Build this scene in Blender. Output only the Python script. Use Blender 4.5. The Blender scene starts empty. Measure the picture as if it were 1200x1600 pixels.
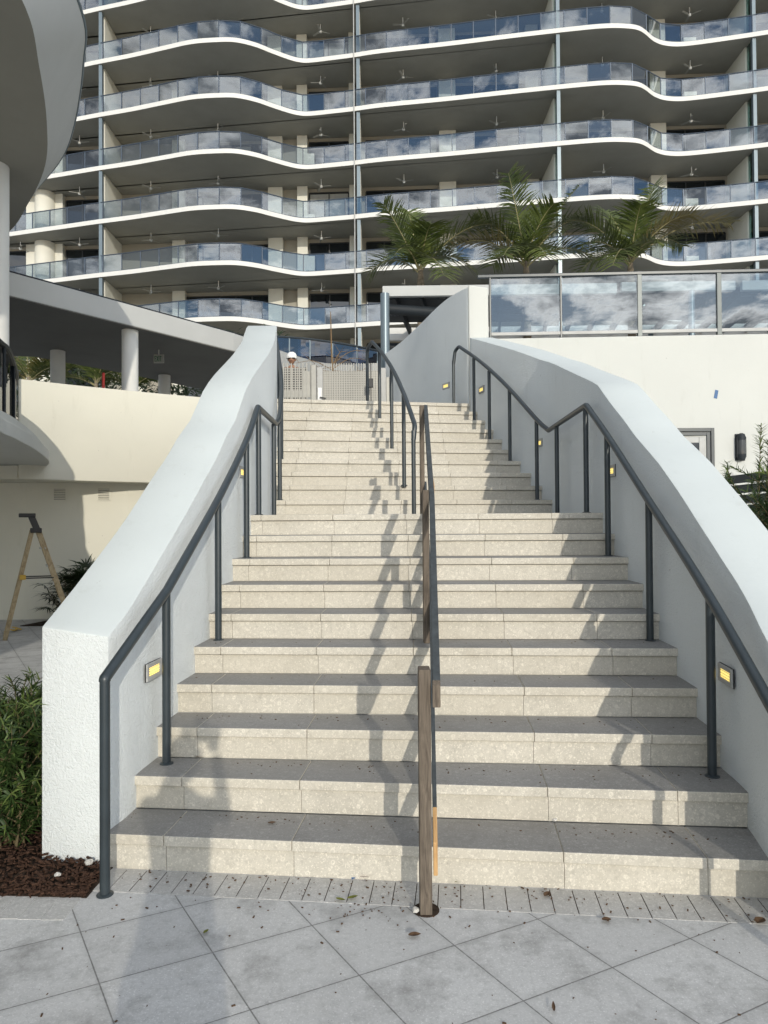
import bpy, bmesh, math, random
from mathutils import Vector, Matrix, Quaternion
R = math.radians
C = bpy.context.scene.collection
S = bpy.context.scene

# ------------------------------------------------------------------ camera, sky, sun, exposure
EYE = 1.646
PITCH = math.atan(16 / 1108.0)
ROLL = 0.0065
cam = bpy.data.cameras.new('camera')
cam.sensor_fit = 'VERTICAL'
cam.sensor_height = 24.0
cam.lens = 24.0 * 1108.0 / 1600.0
cam.clip_start = 0.02
cam.clip_end = 2000
camo = bpy.data.objects.new('camera', cam)
C.objects.link(camo)
camo.matrix_world = (Matrix.Translation((0, 0, EYE)) @ Matrix.Rotation(R(90) + PITCH, 4, 'X')
                     @ Matrix.Rotation(-ROLL, 4, 'Z'))
S.camera = camo

SUN_AZ, SUN_EL = 14.3, 15.5          # the sun stands behind the camera, a little to the right
sd = Vector((-math.sin(R(SUN_AZ)) * math.cos(R(SUN_EL)), math.cos(R(SUN_AZ)) * math.cos(R(SUN_EL)), -math.sin(R(SUN_EL))))
sun = bpy.data.lights.new('sun', 'SUN')
sun.energy = 2.0
sun.angle = R(0.5)
sun.color = (1.0, 0.93, 0.80)
suno = bpy.data.objects.new('sun', sun)
C.objects.link(suno)
suno.rotation_euler = sd.to_track_quat('-Z', 'Y').to_euler()
suno.location = (10, -30, 20)

W = bpy.data.worlds.new('World')
S.world = W
W.use_nodes = True
wn, wl = W.node_tree.nodes, W.node_tree.links
wn.clear()
sky = wn.new('ShaderNodeTexSky')
sky.sky_type = 'NISHITA'
sky.sun_disc = False
sky.sun_elevation = R(SUN_EL)
sky.sun_rotation = R(180 - SUN_AZ)
sky.dust_density = 0.15
sky.air_density = 1.0
sky.ozone_density = 2.0
wtc = wn.new('ShaderNodeTexCoord')
sep = wn.new('ShaderNodeSeparateXYZ')
wl.new(wtc.outputs['Generated'], sep.inputs[0])
def wmath(op, a, b=None):
    n = wn.new('ShaderNodeMath'); n.operation = op
    for i, v in enumerate((a, b)):
        if v is None: continue
        if isinstance(v, (int, float)): n.inputs[i].default_value = v
        else: wl.new(v, n.inputs[i])
    return n.outputs[0]
zz = wmath('ADD', wmath('MAXIMUM', sep.outputs[2], 0.0), 0.16)
cmb = wn.new('ShaderNodeCombineXYZ')
wl.new(wmath('DIVIDE', sep.outputs[0], zz), cmb.inputs[0])
wl.new(wmath('DIVIDE', sep.outputs[1], zz), cmb.inputs[1])
cn = wn.new('ShaderNodeTexNoise')
cn.inputs['Scale'].default_value = 2.3
cn.inputs['Detail'].default_value = 8
cn.inputs['Roughness'].default_value = 0.64
cn.inputs['Distortion'].default_value = 0.25
wl.new(cmb.outputs[0], cn.inputs['Vector'])
cr = wn.new('ShaderNodeValToRGB')
cr.color_ramp.elements[0].position = 0.45
cr.color_ramp.elements[0].color = (0, 0, 0, 1)
cr.color_ramp.elements[1].position = 0.53
cr.color_ramp.elements[1].color = (1, 1, 1, 1)
cov = wmath('ADD', cn.outputs[0], 0.0)      # a bank of cloud round the sun
wl.new(cov, cr.inputs[0])
cc = wn.new('ShaderNodeValToRGB')
cc.color_ramp.elements[0].position = 0.48
cc.color_ramp.elements[0].color = (1.0, 1.0, 1.0, 1)
cc.color_ramp.elements[1].position = 0.60
cc.color_ramp.elements[1].color = (0.14, 0.155, 0.18, 1)
wl.new(cn.outputs[0], cc.inputs[0])
wmix = wn.new('ShaderNodeMix'); wmix.data_type = 'RGBA'
wl.new(wmath('MULTIPLY', cr.outputs[0], wmath('GREATER_THAN', sep.outputs[2], 0.0)), wmix.inputs[0])
wl.new(sky.outputs[0], wmix.inputs[6])
cdot = wn.new('ShaderNodeVectorMath'); cdot.operation = 'DOT_PRODUCT'
wl.new(wtc.outputs['Generated'], cdot.inputs[0]); cdot.inputs[1].default_value = tuple(-sd)
cpow = wmath('POWER', wmath('MAXIMUM', wmath('MULTIPLY_ADD', cdot.outputs['Value'], 0.5), 0.0), 2.0)
cpow.node.inputs[0].links[0].from_node.inputs[0].links[0].from_node.inputs[2].default_value = 0.5
cstr = wmath('ADD', wmath('MULTIPLY', cpow, 14.0), 6.0)      # clouds towards the sun are brighter
wl.new(wmath('MULTIPLY', wmath('POWER', wmath('MAXIMUM', cdot.outputs['Value'], 0.0), 60.0), 0.05), cov.node.inputs[1])
csc = wn.new('ShaderNodeVectorMath'); csc.operation = 'SCALE'
wl.new(cc.outputs[0], csc.inputs[0]); wl.new(cstr, csc.inputs['Scale'])
wl.new(csc.outputs[0], wmix.inputs[7])
bg = wn.new('ShaderNodeBackground')
bg.inputs['Strength'].default_value = 0.15
wl.new(wmix.outputs[2], bg.inputs['Color'])
wo = wn.new('ShaderNodeOutputWorld')
wl.new(bg.outputs[0], wo.inputs[0])

S.view_settings.view_transform = 'Standard'
S.view_settings.look = 'None'
S.view_settings.exposure = 0.28
S.view_settings.gamma = 1.0
S.render.engine = 'CYCLES'
S.cycles.use_denoising = True
S.cycles.max_bounces = 8
S.cycles.transparent_max_bounces = 16

# ------------------------------------------------------------------ helpers
def at(x, y, depth):
    """the point seen at photo pixel (x, y) at the given distance in front of the camera"""
    f = 1108.0
    u = (x - 600) - ROLL * (y - 800); v = (y - 800) + ROLL * (x - 600)
    a, b = u / f, -v / f
    d = Vector((a, math.cos(PITCH) - b * math.sin(PITCH), b * math.cos(PITCH) + math.sin(PITCH)))
    return Vector((0, 0, EYE)) + d * (depth / d.y)

def lerp(tab, t):
    if t <= tab[0][0]:
        a, b = tab[0], tab[1]
    elif t >= tab[-1][0]:
        a, b = tab[-2], tab[-1]
    else:
        for a, b in zip(tab[:-1], tab[1:]):
            if a[0] <= t <= b[0]: break
    return a[1] + (b[1] - a[1]) * (t - a[0]) / (b[0] - a[0])

def spline(pts, n=8):
    """Catmull-Rom through the points"""
    P = [Vector(p) for p in pts]
    if len(P) < 3: return P
    P = [P[0] * 2 - P[1]] + P + [P[-1] * 2 - P[-2]]
    out = []
    for i in range(1, len(P) - 2):
        a, b, c, d = P[i - 1], P[i], P[i + 1], P[i + 2]
        for k in range(n):
            t = k / n
            out.append(0.5 * ((2 * b) + (c - a) * t + (2 * a - 5 * b + 4 * c - d) * t * t + (3 * b - a - 3 * c + d) * t ** 3))
    out.append(P[-2])
    return out

class MB:
    def __init__(s):
        s.v = []; s.f = []; s.mi = []
    def add(s, vs, fs, m=0):
        o = len(s.v)
        s.v += [Vector(p) for p in vs]
        s.f += [tuple(i + o for i in f) for f in fs]
        s.mi += [m] * len(fs)
        return s
    def hexa(s, b, t, m=0):
        """four bottom and four top corners, both counter-clockwise"""
        return s.add(list(b) + list(t), [(3, 2, 1, 0), (4, 5, 6, 7), (0, 1, 5, 4), (1, 2, 6, 5), (2, 3, 7, 6), (3, 0, 4, 7)], m)
    def box(s, lo, hi, m=0):
        (a, b, c), (d, e, f) = lo, hi
        return s.hexa([(a, b, c), (d, b, c), (d, e, c), (a, e, c)], [(a, b, f), (d, b, f), (d, e, f), (a, e, f)], m)
    def obox(s, center, ax, ay, az, m=0):
        c = Vector(center); ax, ay, az = Vector(ax), Vector(ay), Vector(az)
        q = [c - ax - ay, c + ax - ay, c + ax + ay, c - ax + ay]
        return s.hexa([p - az for p in q], [p + az for p in q], m)
    def bar(s, a, b, w, h, up=(0, 0, 1), m=0):
        a, b = Vector(a), Vector(b); d = (b - a)
        side = d.cross(Vector(up))
        if side.length < 1e-6: side = Vector((1, 0, 0))
        side.normalize(); u = side.cross(d).normalized()
        return s.obox((a + b) / 2, side * w / 2, d / 2, u * h / 2, m)
    def prism(s, poly, z0, z1, m=0):
        n = len(poly)
        vs = [(p[0], p[1], z0) for p in poly] + [(p[0], p[1], z1) for p in poly]
        fs = [tuple(range(n - 1, -1, -1)), tuple(range(n, 2 * n))]
        fs += [(i, (i + 1) % n, n + (i + 1) % n, n + i) for i in range(n)]
        return s.add(vs, fs, m)
    def tube(s, path, r, n=12, caps=True, m=0):
        P = [Vector(p) for p in path]
        rr = r if isinstance(r, (list, tuple)) else [r] * len(P)
        d0 = (P[1] - P[0]).normalized()
        ref = Vector((0, 0, 1)) if abs(d0.z) < 0.9 else Vector((1, 0, 0))
        u = d0.cross(ref).normalized()
        vs = []
        for i, p in enumerate(P):
            if i == 0: d = P[1] - P[0]
            elif i == len(P) - 1: d = P[-1] - P[-2]
            else: d = (P[i + 1] - P[i]).normalized() + (P[i] - P[i - 1]).normalized()
            d.normalize()
            u = (u - d * u.dot(d)).normalized(); w = d.cross(u)
            k = 1.0
            if 0 < i < len(P) - 1:
                c = max(0.5, (P[i] - P[i - 1]).normalized().dot(d)); k = 1 / c if c > 0.5 else 1.3
            for j in range(n):
                a = 2 * math.pi * j / n
                vs.append(p + (u * math.cos(a) + w * math.sin(a)) * rr[i])
        fs = []
        for i in range(len(P) - 1):
            for j in range(n):
                fs.append((i * n + j, i * n + (j + 1) % n, (i + 1) * n + (j + 1) % n, (i + 1) * n + j))
        if caps:
            fs.append(tuple(range(n - 1, -1, -1))); fs.append(tuple((len(P) - 1) * n + j for j in range(n)))
        return s.add(vs, fs, m)
    def lathe(s, base, prof, n=24, m=0):
        b = Vector(base)
        vs = []
        for r, z in prof:
            for j in range(n):
                a = 2 * math.pi * j / n
                vs.append(b + Vector((r * math.cos(a), r * math.sin(a), z)))
        fs = []
        for i in range(len(prof) - 1):
            for j in range(n):
                fs.append((i * n + j, i * n + (j + 1) % n, (i + 1) * n + (j + 1) % n, (i + 1) * n + j))
        fs.append(tuple(range(n - 1, -1, -1))); fs.append(tuple((len(prof) - 1) * n + j for j in range(n)))
        return s.add(vs, fs, m)
    def build(s, name, mats, parent=None, smooth=False, bevel=0, seg=2, angle=30):
        me = bpy.data.meshes.new(name)
        off = Vector((0, 0, 0))
        if parent is not None:
            p = parent
            while p is not None:
                off += p.location; p = p.parent
        me.from_pydata([tuple(q - off) for q in s.v], [], s.f)
        ms = mats if isinstance(mats, (list, tuple)) else [mats]
        for mm in ms: me.materials.append(mm)
        if len(ms) > 1:
            me.polygons.foreach_set('material_index', s.mi)
        bm = bmesh.new(); bm.from_mesh(me)
        bmesh.ops.recalc_face_normals(bm, faces=bm.faces)
        if bevel:
            bm.normal_update()
            es = [e for e in bm.edges if len(e.link_faces) == 2 and e.calc_face_angle(0) > R(angle)]
            bmesh.ops.bevel(bm, geom=es, offset=bevel, segments=seg, affect='EDGES', profile=0.5, clamp_overlap=True)
        bm.to_mesh(me); bm.free()
        if smooth:
            me.polygons.foreach_set('use_smooth', [True] * len(me.polygons))
            try: me.set_sharp_from_angle(angle=R(40))
            except Exception: pass
        me.update()
        o = bpy.data.objects.new(name, me)
        C.objects.link(o)
        if parent is not None: o.parent = parent
        return o

def tag(o, label=None, cat=None, group=None, kind=None):
    if label: o['label'] = label
    if cat: o['category'] = cat
    if group: o['group'] = group
    if kind: o['kind'] = kind
    return o
def thing(name, label, cat, loc=(0, 0, 0), group=None):
    o = bpy.data.objects.new(name, None)
    o.empty_display_size = 0.2
    o.location = loc
    C.objects.link(o)
    return tag(o, label, cat, group)
def copy_thing(src, loc, label, rz=0.0, scale=1.0):
    c = src.copy(); C.objects.link(c)
    c.location = loc; c.rotation_euler = (0, 0, rz); c.scale = (scale,) * 3
    c['label'] = label
    for ch in src.children:
        d = ch.copy(); C.objects.link(d); d.parent = c
        for g in ch.children:
            e = g.copy(); C.objects.link(e); e.parent = d
    return c

# ------------------------------------------------------------------ materials
class NT:
    def __init__(s, name):
        s.m = bpy.data.materials.new(name); s.m.use_nodes = True
        s.n, s.l = s.m.node_tree.nodes, s.m.node_tree.links
        s.n.clear()
        s.out = s.n.new('ShaderNodeOutputMaterial')
        s.p = s.n.new('ShaderNodeBsdfPrincipled')
        s.l.new(s.p.outputs[0], s.out.inputs[0])
        s.geo = s.n.new('ShaderNodeNewGeometry')
    def pos(s): return s.geo.outputs['Position']
    def setin(s, sock, v):
        if hasattr(v, 'is_linked') or hasattr(v, 'node'): s.l.new(v, sock)
        else: sock.default_value = v
    def math(s, op, a, b=None, c=None):
        n = s.n.new('ShaderNodeMath'); n.operation = op
        for i, v in enumerate((a, b, c)):
            if v is not None: s.setin(n.inputs[i], v)
        return n.outputs[0]
    def vscale(s, v, sc):
        n = s.n.new('ShaderNodeVectorMath'); n.operation = 'MULTIPLY'
        s.l.new(v, n.inputs[0]); n.inputs[1].default_value = sc
        return n.outputs[0]
    def dot(s, v, d):
        n = s.n.new('ShaderNodeVectorMath'); n.operation = 'DOT_PRODUCT'
        s.l.new(v, n.inputs[0]); n.inputs[1].default_value = d
        return n.outputs['Value']
    def noise(s, scale, detail=4, rough=0.55, vec=None, dist=0.0):
        n = s.n.new('ShaderNodeTexNoise')
        n.inputs['Scale'].default_value = scale; n.inputs['Detail'].default_value = detail
        n.inputs['Roughness'].default_value = rough; n.inputs['Distortion'].default_value = dist
        s.l.new(vec if vec is not None else s.pos(), n.inputs['Vector'])
        return n.outputs[0]
    def voronoi(s, scale, vec=None, feature='F1', rnd=1.0):
        n = s.n.new('ShaderNodeTexVoronoi'); n.feature = feature
        n.inputs['Scale'].default_value = scale; n.inputs['Randomness'].default_value = rnd
        s.l.new(vec if vec is not None else s.pos(), n.inputs['Vector'])
        return n.outputs
    def ramp(s, v, stops):
        n = s.n.new('ShaderNodeValToRGB')
        e = n.color_ramp.elements
        while len(e) < len(stops): e.new(0.5)
        for i, (p, c) in enumerate(stops):
            e[i].position = p
            e[i].color = (c, c, c, 1) if isinstance(c, (int, float)) else (*c, 1)
        s.l.new(v, n.inputs[0])
        return n.outputs[0]
    def mix(s, f, a, b, mode='MIX'):
        n = s.n.new('ShaderNodeMix'); n.data_type = 'RGBA'; n.blend_type = mode
        s.setin(n.inputs[0], f)
        for i, v in ((6, a), (7, b)):
            if isinstance(v, tuple): n.inputs[i].default_value = (*v, 1) if len(v) == 3 else v
            else: s.l.new(v, n.inputs[i])
        return n.outputs[2]
    def bump(s, h, strength=0.3, dist=0.01, prev=None):
        n = s.n.new('ShaderNodeBump')
        n.inputs['Strength'].default_value = strength; n.inputs['Distance'].default_value = dist
        s.l.new(h, n.inputs['Height'])
        if prev is not None: s.l.new(prev, n.inputs['Normal'])
        s.l.new(n.outputs[0], s.p.inputs['Normal'])
        return n.outputs[0]
    def fin(s, col=None, rough=None, metal=None, spec=None):
        for k, v in (('Base Color', col), ('Roughness', rough), ('Metallic', metal), ('Specular IOR Level', spec)):
            if v is None: continue
            if isinstance(v, tuple): s.p.inputs[k].default_value = (*v, 1)
            elif isinstance(v, (int, float)): s.p.inputs[k].default_value = v
            else: s.l.new(v, s.p.inputs[k])
        return s.m

def plain(name, col, rough=0.5, metal=0.0, spec=0.5, var=0.12, vscale=3.0, bump=0.0, bscale=60):
    t = NT(name)
    n = t.noise(vscale, 5, 0.6)
    lo = tuple(c * (1 - var) for c in col); hi = tuple(min(1, c * (1 + var)) for c in col)
    c = t.ramp(n, [(0.3, lo), (0.7, hi)])
    if bump: t.bump(t.noise(bscale, 3, 0.6), bump, 0.004)
    return t.fin(c, rough, metal, spec)

def stucco(name, col, bumpy=0.35, scale=75, dirt=True):
    t = NT(name)
    big = t.noise(1.1, 4, 0.6)
    c = t.ramp(big, [(0.3, tuple(x * 0.95 for x in col)), (0.7, col)])
    if dirt:
        streak = t.noise(2.2, 6, 0.7, t.vscale(t.pos(), (3.0, 3.0, 0.55)))
        c = t.mix(t.ramp(streak, [(0.58, 0.0), (0.80, 0.42)]), c, tuple(x * f for x, f in zip(col, (0.74, 0.73, 0.70))))
        sp = t.noise(23, 3, 0.5)
        c = t.mix(t.ramp(sp, [(0.735, 0.0), (0.78, 0.5)]), c, (0.25, 0.24, 0.22))
    n1 = t.noise(scale, 3, 0.6, None, 0.6)
    n2 = t.noise(scale * 3.2, 2, 0.5)
    h = t.math('ADD', n1, t.math('MULTIPLY', n2, 0.35))
    h = t.math('ADD', h, t.math('MULTIPLY', t.noise(6, 3, 0.5), 0.8))
    t.bump(h, bumpy, 0.009)
    return t.fin(c, 0.85, 0.0, 0.25)

def shellstone(name, col, grey=0.0, tile=None):
    """coral limestone: pale body with shell rings, light flecks and small dark pits"""
    t = NT(name)
    big = t.noise(2.3, 5, 0.65)
    c = t.ramp(big, [(0.25, tuple(x * 0.82 for x in col)), (0.5, col), (0.8, tuple(min(1, x * 1.10) for x in col))])
    grain = t.noise(160, 3, 0.6)
    c = t.mix(t.ramp(grain, [(0.35, 0.30), (0.6, 0.0)]), c, tuple(x * 0.68 for x in col))
    wob = t.n.new('ShaderNodeVectorMath'); wob.operation = 'ADD'
    wn_ = t.n.new('ShaderNodeTexNoise'); wn_.inputs['Scale'].default_value = 28
    t.l.new(t.pos(), wn_.inputs['Vector'])
    t.l.new(t.pos(), wob.inputs[0]); t.l.new(t.vscale(wn_.outputs['Color'], (0.016, 0.016, 0.016)), wob.inputs[1])
    light = tuple(min(1, x * 1.40 + 0.02) for x in col)
    for sc, thr, fill in ((26, 0.62, 0.0), (48, 0.62, 0.0), (85, 0.60, 1.0)):
        v = t.voronoi(sc, wob.outputs[0])
        chs = t.n.new('ShaderNodeSeparateColor'); t.l.new(v['Color'], chs.inputs[0])
        pick = t.math('GREATER_THAN', chs.outputs[0], thr)
        if fill:
            ring = t.ramp(v['Distance'], [(0.16, 0.9), (0.30, 0.0)])
        else:
            ring = t.ramp(v['Distance'], [(0.13, 0.10), (0.20, 0.75), (0.28, 0.75), (0.33, 0.0)])
        c = t.mix(t.math('MULTIPLY', pick, t.math('MULTIPLY', ring, 0.25 if tile else 0.55)), c, light)
    vp = t.voronoi(95, wob.outputs[0])
    chs = t.n.new('ShaderNodeSeparateColor'); t.l.new(vp['Color'], chs.inputs[0])
    pit = t.math('MULTIPLY', t.math('GREATER_THAN', chs.outputs[1], 0.84), t.ramp(vp['Distance'], [(0.10, 1.0), (0.20, 0.0)]))
    c = t.mix(t.math('MULTIPLY', pit, 0.75), c, tuple(x * 0.28 for x in col))
    mot = t.noise(38, 4, 0.7)
    c = t.mix(t.ramp(mot, [(0.50, 0.0), (0.68, 0.50)]), c, tuple(x * 0.62 for x in col))
    c = t.mix(t.ramp(t.noise(120, 2, 0.5), [(0.60, 0.0), (0.66, 0.55)]), c, light)
    st = t.noise(5.0, 6, 0.7)
    c = t.mix(t.ramp(st, [(0.56, 0.0), (0.75, 0.38)]), c, tuple(x * f for x, f in zip(col, (0.62, 0.60, 0.56))))
    if not tile:
        sx = t.n.new('ShaderNodeSeparateXYZ'); t.l.new(t.pos(), sx.inputs[0])
        cv = t.n.new('ShaderNodeCombineXYZ')
        t.l.new(t.math('FLOOR', t.math('DIVIDE', t.math('ADD', sx.outputs[0], 2.885), 0.614)), cv.inputs[0])
        t.l.new(t.math('FLOOR', t.math('DIVIDE', t.math('ADD', sx.outputs[2], 0.052), 0.1715)), cv.inputs[1])
        wz = t.n.new('ShaderNodeTexWhiteNoise'); t.l.new(cv.outputs[0], wz.inputs[0])
        c = t.mix(t.ramp(wz.outputs[0], [(0.0, 0.0), (1.0, 0.30)]), c, tuple(x * f for x, f in zip(col, (0.74, 0.70, 0.62))))
    fine = t.noise(300, 2, 0.5)
    h = t.math('SUBTRACT', t.math('MULTIPLY', fine, 0.25), pit)
    if tile:
        (n1, s1, o1), (n2, s2, o2) = tile
        def joint(nv, sp, of):
            q = t.math('FRACT', t.math('DIVIDE', t.math('SUBTRACT', t.dot(t.pos(), nv), of), sp))
            return t.math('MULTIPLY', t.math('SUBTRACT', 0.5, t.math('ABSOLUTE', t.math('SUBTRACT', q, 0.5))), sp)
        def cell(nv, sp, of):
            return t.math('FLOOR', t.math('DIVIDE', t.math('SUBTRACT', t.dot(t.pos(), nv), of), sp))
        d = t.math('MINIMUM', joint(n1, s1, o1), joint(n2, s2, o2))
        d = t.math('ADD', d, t.math('MULTIPLY', t.math('SUBTRACT', t.noise(45, 3, 0.6), 0.5), 0.0035))
        j = t.ramp(d, [(0.0008, 1.0), (0.0021, 0.0)])
        cmbv = t.n.new('ShaderNodeCombineXYZ')
        t.l.new(cell(n1, s1, o1), cmbv.inputs[0]); t.l.new(cell(n2, s2, o2), cmbv.inputs[1])
        wnz = t.n.new('ShaderNodeTexWhiteNoise'); t.l.new(cmbv.outputs[0], wnz.inputs[0])
        c = t.mix(t.ramp(wnz.outputs[0], [(0.0, 0.0), (1.0, 0.35)]), c, tuple(x * 0.70 for x in col))
        c = t.mix(t.math('MULTIPLY', t.ramp(d, [(0.0, 1.0), (0.03, 0.0)]), t.math('MULTIPLY', t.noise(7, 4, 0.7), 0.5)), c, tuple(x * 0.5 for x in col))
        c = t.mix(j, c, (0.13, 0.127, 0.12))
        h = t.math('SUBTRACT', h, t.math('MULTIPLY', j, 1.5))
        dirt = t.noise(3.1, 7, 0.75)
        c = t.mix(t.ramp(dirt, [(0.50, 0.0), (0.70, 0.55)]), c, (0.14, 0.135, 0.125))
    t.bump(h, 0.35, 0.002)
    return t.fin(c, 0.62 if not tile else 0.7, 0.0, 0.3)

def glass(name, tint, base, edge, rough=0.0, refl=(1, 1, 1)):
    t = NT(name)
    t.n.remove(t.p)
    tr = t.n.new('ShaderNodeBsdfTransparent'); tr.inputs[0].default_value = (*tint, 1)
    gl = t.n.new('ShaderNodeBsdfGlossy'); gl.inputs['Roughness'].default_value = rough
    gl.inputs['Color'].default_value = (*refl, 1)
    lw = t.n.new('ShaderNodeLayerWeight'); lw.inputs[0].default_value = 0.5
    f = t.math('ADD', t.math('MULTIPLY', t.math('POWER', lw.outputs['Facing'], 3.0), edge), base)
    mx = t.n.new('ShaderNodeMixShader')
    t.l.new(f, mx.inputs[0]); t.l.new(tr.outputs[0], mx.inputs[1]); t.l.new(gl.outputs[0], mx.inputs[2])
    t.l.new(mx.outputs[0], t.out.inputs[0])
    return t.m

def emit(name, col, strength):
    t = NT(name)
    t.p.inputs['Emission Color'].default_value = (*col, 1)
    t.p.inputs['Emission Strength'].default_value = strength
    return t.fin(col, 0.4)

def wood(name, c1, c2, axis=(9, 90, 90)):
    t = NT(name)
    v = t.vscale(t.pos(), axis)
    n = t.noise(1.0, 6, 0.65, v, 1.2)
    c = t.ramp(n, [(0.3, c1), (0.7, c2)])
    k = t.noise(6, 4, 0.6)
    c = t.mix(t.ramp(k, [(0.55, 0.0), (0.8, 0.5)]), c, tuple(x * 0.45 for x in c1))
    t.bump(n, 0.25, 0.002)
    return t.fin(c, 0.8, 0, 0.2)

def leaf(name, c1, c2, scale=5.0, rough=0.45):
    t = NT(name)
    n = t.noise(scale, 3, 0.6)
    c = t.ramp(n, [(0.3, c1), (0.7, c2)])
    t.fin(c, rough, 0, 0.4)
    tl = t.n.new('ShaderNodeBsdfTranslucent'); t.l.new(c, tl.inputs[0])
    mx = t.n.new('ShaderNodeMixShader'); mx.inputs[0].default_value = 0.22
    t.l.new(t.p.outputs[0], mx.inputs[1]); t.l.new(tl.outputs[0], mx.inputs[2])
    t.l.new(mx.outputs[0], t.out.inputs[0])
    return t.m

M = {}
M['stucco'] = stucco('white_stucco', (0.71, 0.74, 0.735), 0.95, 78)
M['stucco_top'] = stucco('troweled_stucco_sun_dimmed', (0.57, 0.61, 0.605), 0.16, 30)  # wall paint with smoother trowel finish, darkened to offset sun on the caps
M['stucco_smooth'] = stucco('smooth_white_render', (0.58, 0.585, 0.55), 0.12, 40)
M['cream'] = stucco('cream_render', (0.66, 0.64, 0.55), 0.10, 40)
M['stone'] = shellstone('shell_limestone', (0.58, 0.545, 0.47))
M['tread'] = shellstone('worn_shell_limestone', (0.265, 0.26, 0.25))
M['pave'] = shellstone('shell_paving', (0.53, 0.53, 0.52), tile=(((0.843, 0.5373, 0), 0.402, 0.107), ((-0.4415, 0.897, 0), 0.379, 0.104)))
M['border'] = shellstone('border_pavers', (0.45, 0.445, 0.43))
M['railmetal'] = plain('dark_slate_paint', (0.024, 0.034, 0.040), 0.38, 0.0, 0.6, 0.15, 8)
M['steel'] = plain('blue_grey_steel', (0.15, 0.19, 0.215), 0.35, 0.3, 0.5, 0.06)
M['steelpost'] = plain('grey_green_post', (0.10, 0.115, 0.115), 0.4, 0.2)
M['darksteel'] = plain('dark_steel', (0.018, 0.023, 0.028), 0.6, 0.0, 0.3)
M['wood'] = wood('weathered_wood', (0.075, 0.06, 0.047), (0.19, 0.155, 0.12), (60, 60, 5))
M['rawwood'] = wood('raw_wood', (0.42, 0.24, 0.10), (0.60, 0.38, 0.18), (60, 8, 8))
M['paintwood'] = plain('slate_painted_wood', (0.050, 0.058, 0.062), 0.6, 0, 0.3, 0.3, 25, 0.2, 80)
M['slabwhite'] = plain('white_slab_paint', (0.66, 0.655, 0.625), 0.7, 0, 0.3, 0.03)
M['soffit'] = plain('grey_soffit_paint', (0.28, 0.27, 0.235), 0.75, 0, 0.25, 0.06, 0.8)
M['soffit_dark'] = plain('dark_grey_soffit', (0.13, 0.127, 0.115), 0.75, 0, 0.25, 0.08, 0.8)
M['fascia'] = plain('pale_grey_fascia', (0.46, 0.465, 0.45), 0.7, 0, 0.3, 0.05, 0.9)
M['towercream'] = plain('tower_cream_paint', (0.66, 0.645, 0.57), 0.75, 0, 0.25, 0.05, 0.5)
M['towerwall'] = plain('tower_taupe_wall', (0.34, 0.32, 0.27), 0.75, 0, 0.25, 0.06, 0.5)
M['blind'] = plain('pale_blind', (0.30, 0.30, 0.28), 0.8)
M['frame'] = plain('dark_window_frame', (0.020, 0.022, 0.024), 0.4)
M['pane'] = plain('dark_window_glass', (0.006, 0.009, 0.012), 0.03, 0, 0.8, 0.1)
M['tglass'] = glass('balcony_glass', (0.70, 0.76, 0.80), 0.115, 0.6)
M['rglass'] = glass('terrace_glass', (0.60, 0.67, 0.70), 0.125, 0.4)
M['bglass'] = glass('blue_tinted_glass', (0.12, 0.20, 0.36), 0.16, 0.6)
M['kglass'] = glass('dark_tinted_glass', (0.10, 0.11, 0.12), 0.10, 0.5)
M['tealglass'] = glass('teal_screen_glass', (0.22, 0.36, 0.36), 0.10, 0.5)
M['tealrail'] = plain('balcony_rail_metal', (0.06, 0.08, 0.11), 0.4, 0.3)
M['palm'] = leaf('palm_leaf', (0.030, 0.050, 0.010), (0.135, 0.165, 0.040), 2.2)
M['palmdry'] = leaf('palm_leaf_yellowing', (0.13, 0.12, 0.03), (0.24, 0.19, 0.07), 1.4)
M['palmstem'] = plain('palm_rib', (0.26, 0.23, 0.11), 0.6)
M['trunk'] = plain('palm_trunk_bark', (0.20, 0.165, 0.12), 0.85, 0, 0.2, 0.3, 14, 0.4, 30)
M['shrub'] = leaf('shrub_leaf', (0.016, 0.036, 0.010), (0.060, 0.105, 0.028), 9)
M['shrubtip'] = leaf('young_shrub_leaf', (0.09, 0.14, 0.035), (0.16, 0.21, 0.06), 9)
M['stem'] = plain('shrub_stem', (0.11, 0.085, 0.04), 0.8)
M['hedge'] = leaf('hedge_leaf', (0.008, 0.018, 0.007), (0.03, 0.05, 0.018), 2)
M['mulch'] = plain('mulch_chip', (0.055, 0.030, 0.020), 0.9, 0, 0.15, 0.5, 30)
M['soil'] = plain('dark_soil', (0.045, 0.032, 0.024), 0.95, 0, 0.1, 0.5, 22, 0.8, 40)
M['lamp'] = emit('warm_led', (1.0, 0.76, 0.20), 0.95)
M['lampframe'] = plain('lamp_frame_grey', (0.40, 0.40, 0.385), 0.5, 0.0)
M['black'] = plain('black_plastic', (0.012, 0.012, 0.013), 0.5)
M['white'] = plain('white_paint', (0.78, 0.78, 0.76), 0.5)
M['bark'] = plain('young_bark', (0.20, 0.135, 0.075), 0.8, 0, 0.2, 0.25, 20)
M['fibre'] = wood('ladder_fibreglass', (0.20, 0.145, 0.075), (0.46, 0.38, 0.25), (22, 22, 9))
M['yellow'] = plain('yellow_plastic', (0.50, 0.31, 0.03), 0.5)
M['red'] = plain('red_paint', (0.50, 0.03, 0.02), 0.5)
M['blue'] = plain('blue_tape', (0.02, 0.10, 0.25), 0.5)
M['green'] = plain('sign_green', (0.01, 0.10, 0.04), 0.5)
M['gatemetal'] = plain('gate_grey', (0.30, 0.295, 0.27), 0.45, 0.3)
M['skin'] = plain('skin', (0.30, 0.16, 0.10), 0.55, 0, 0.4, 0.05)
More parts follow.
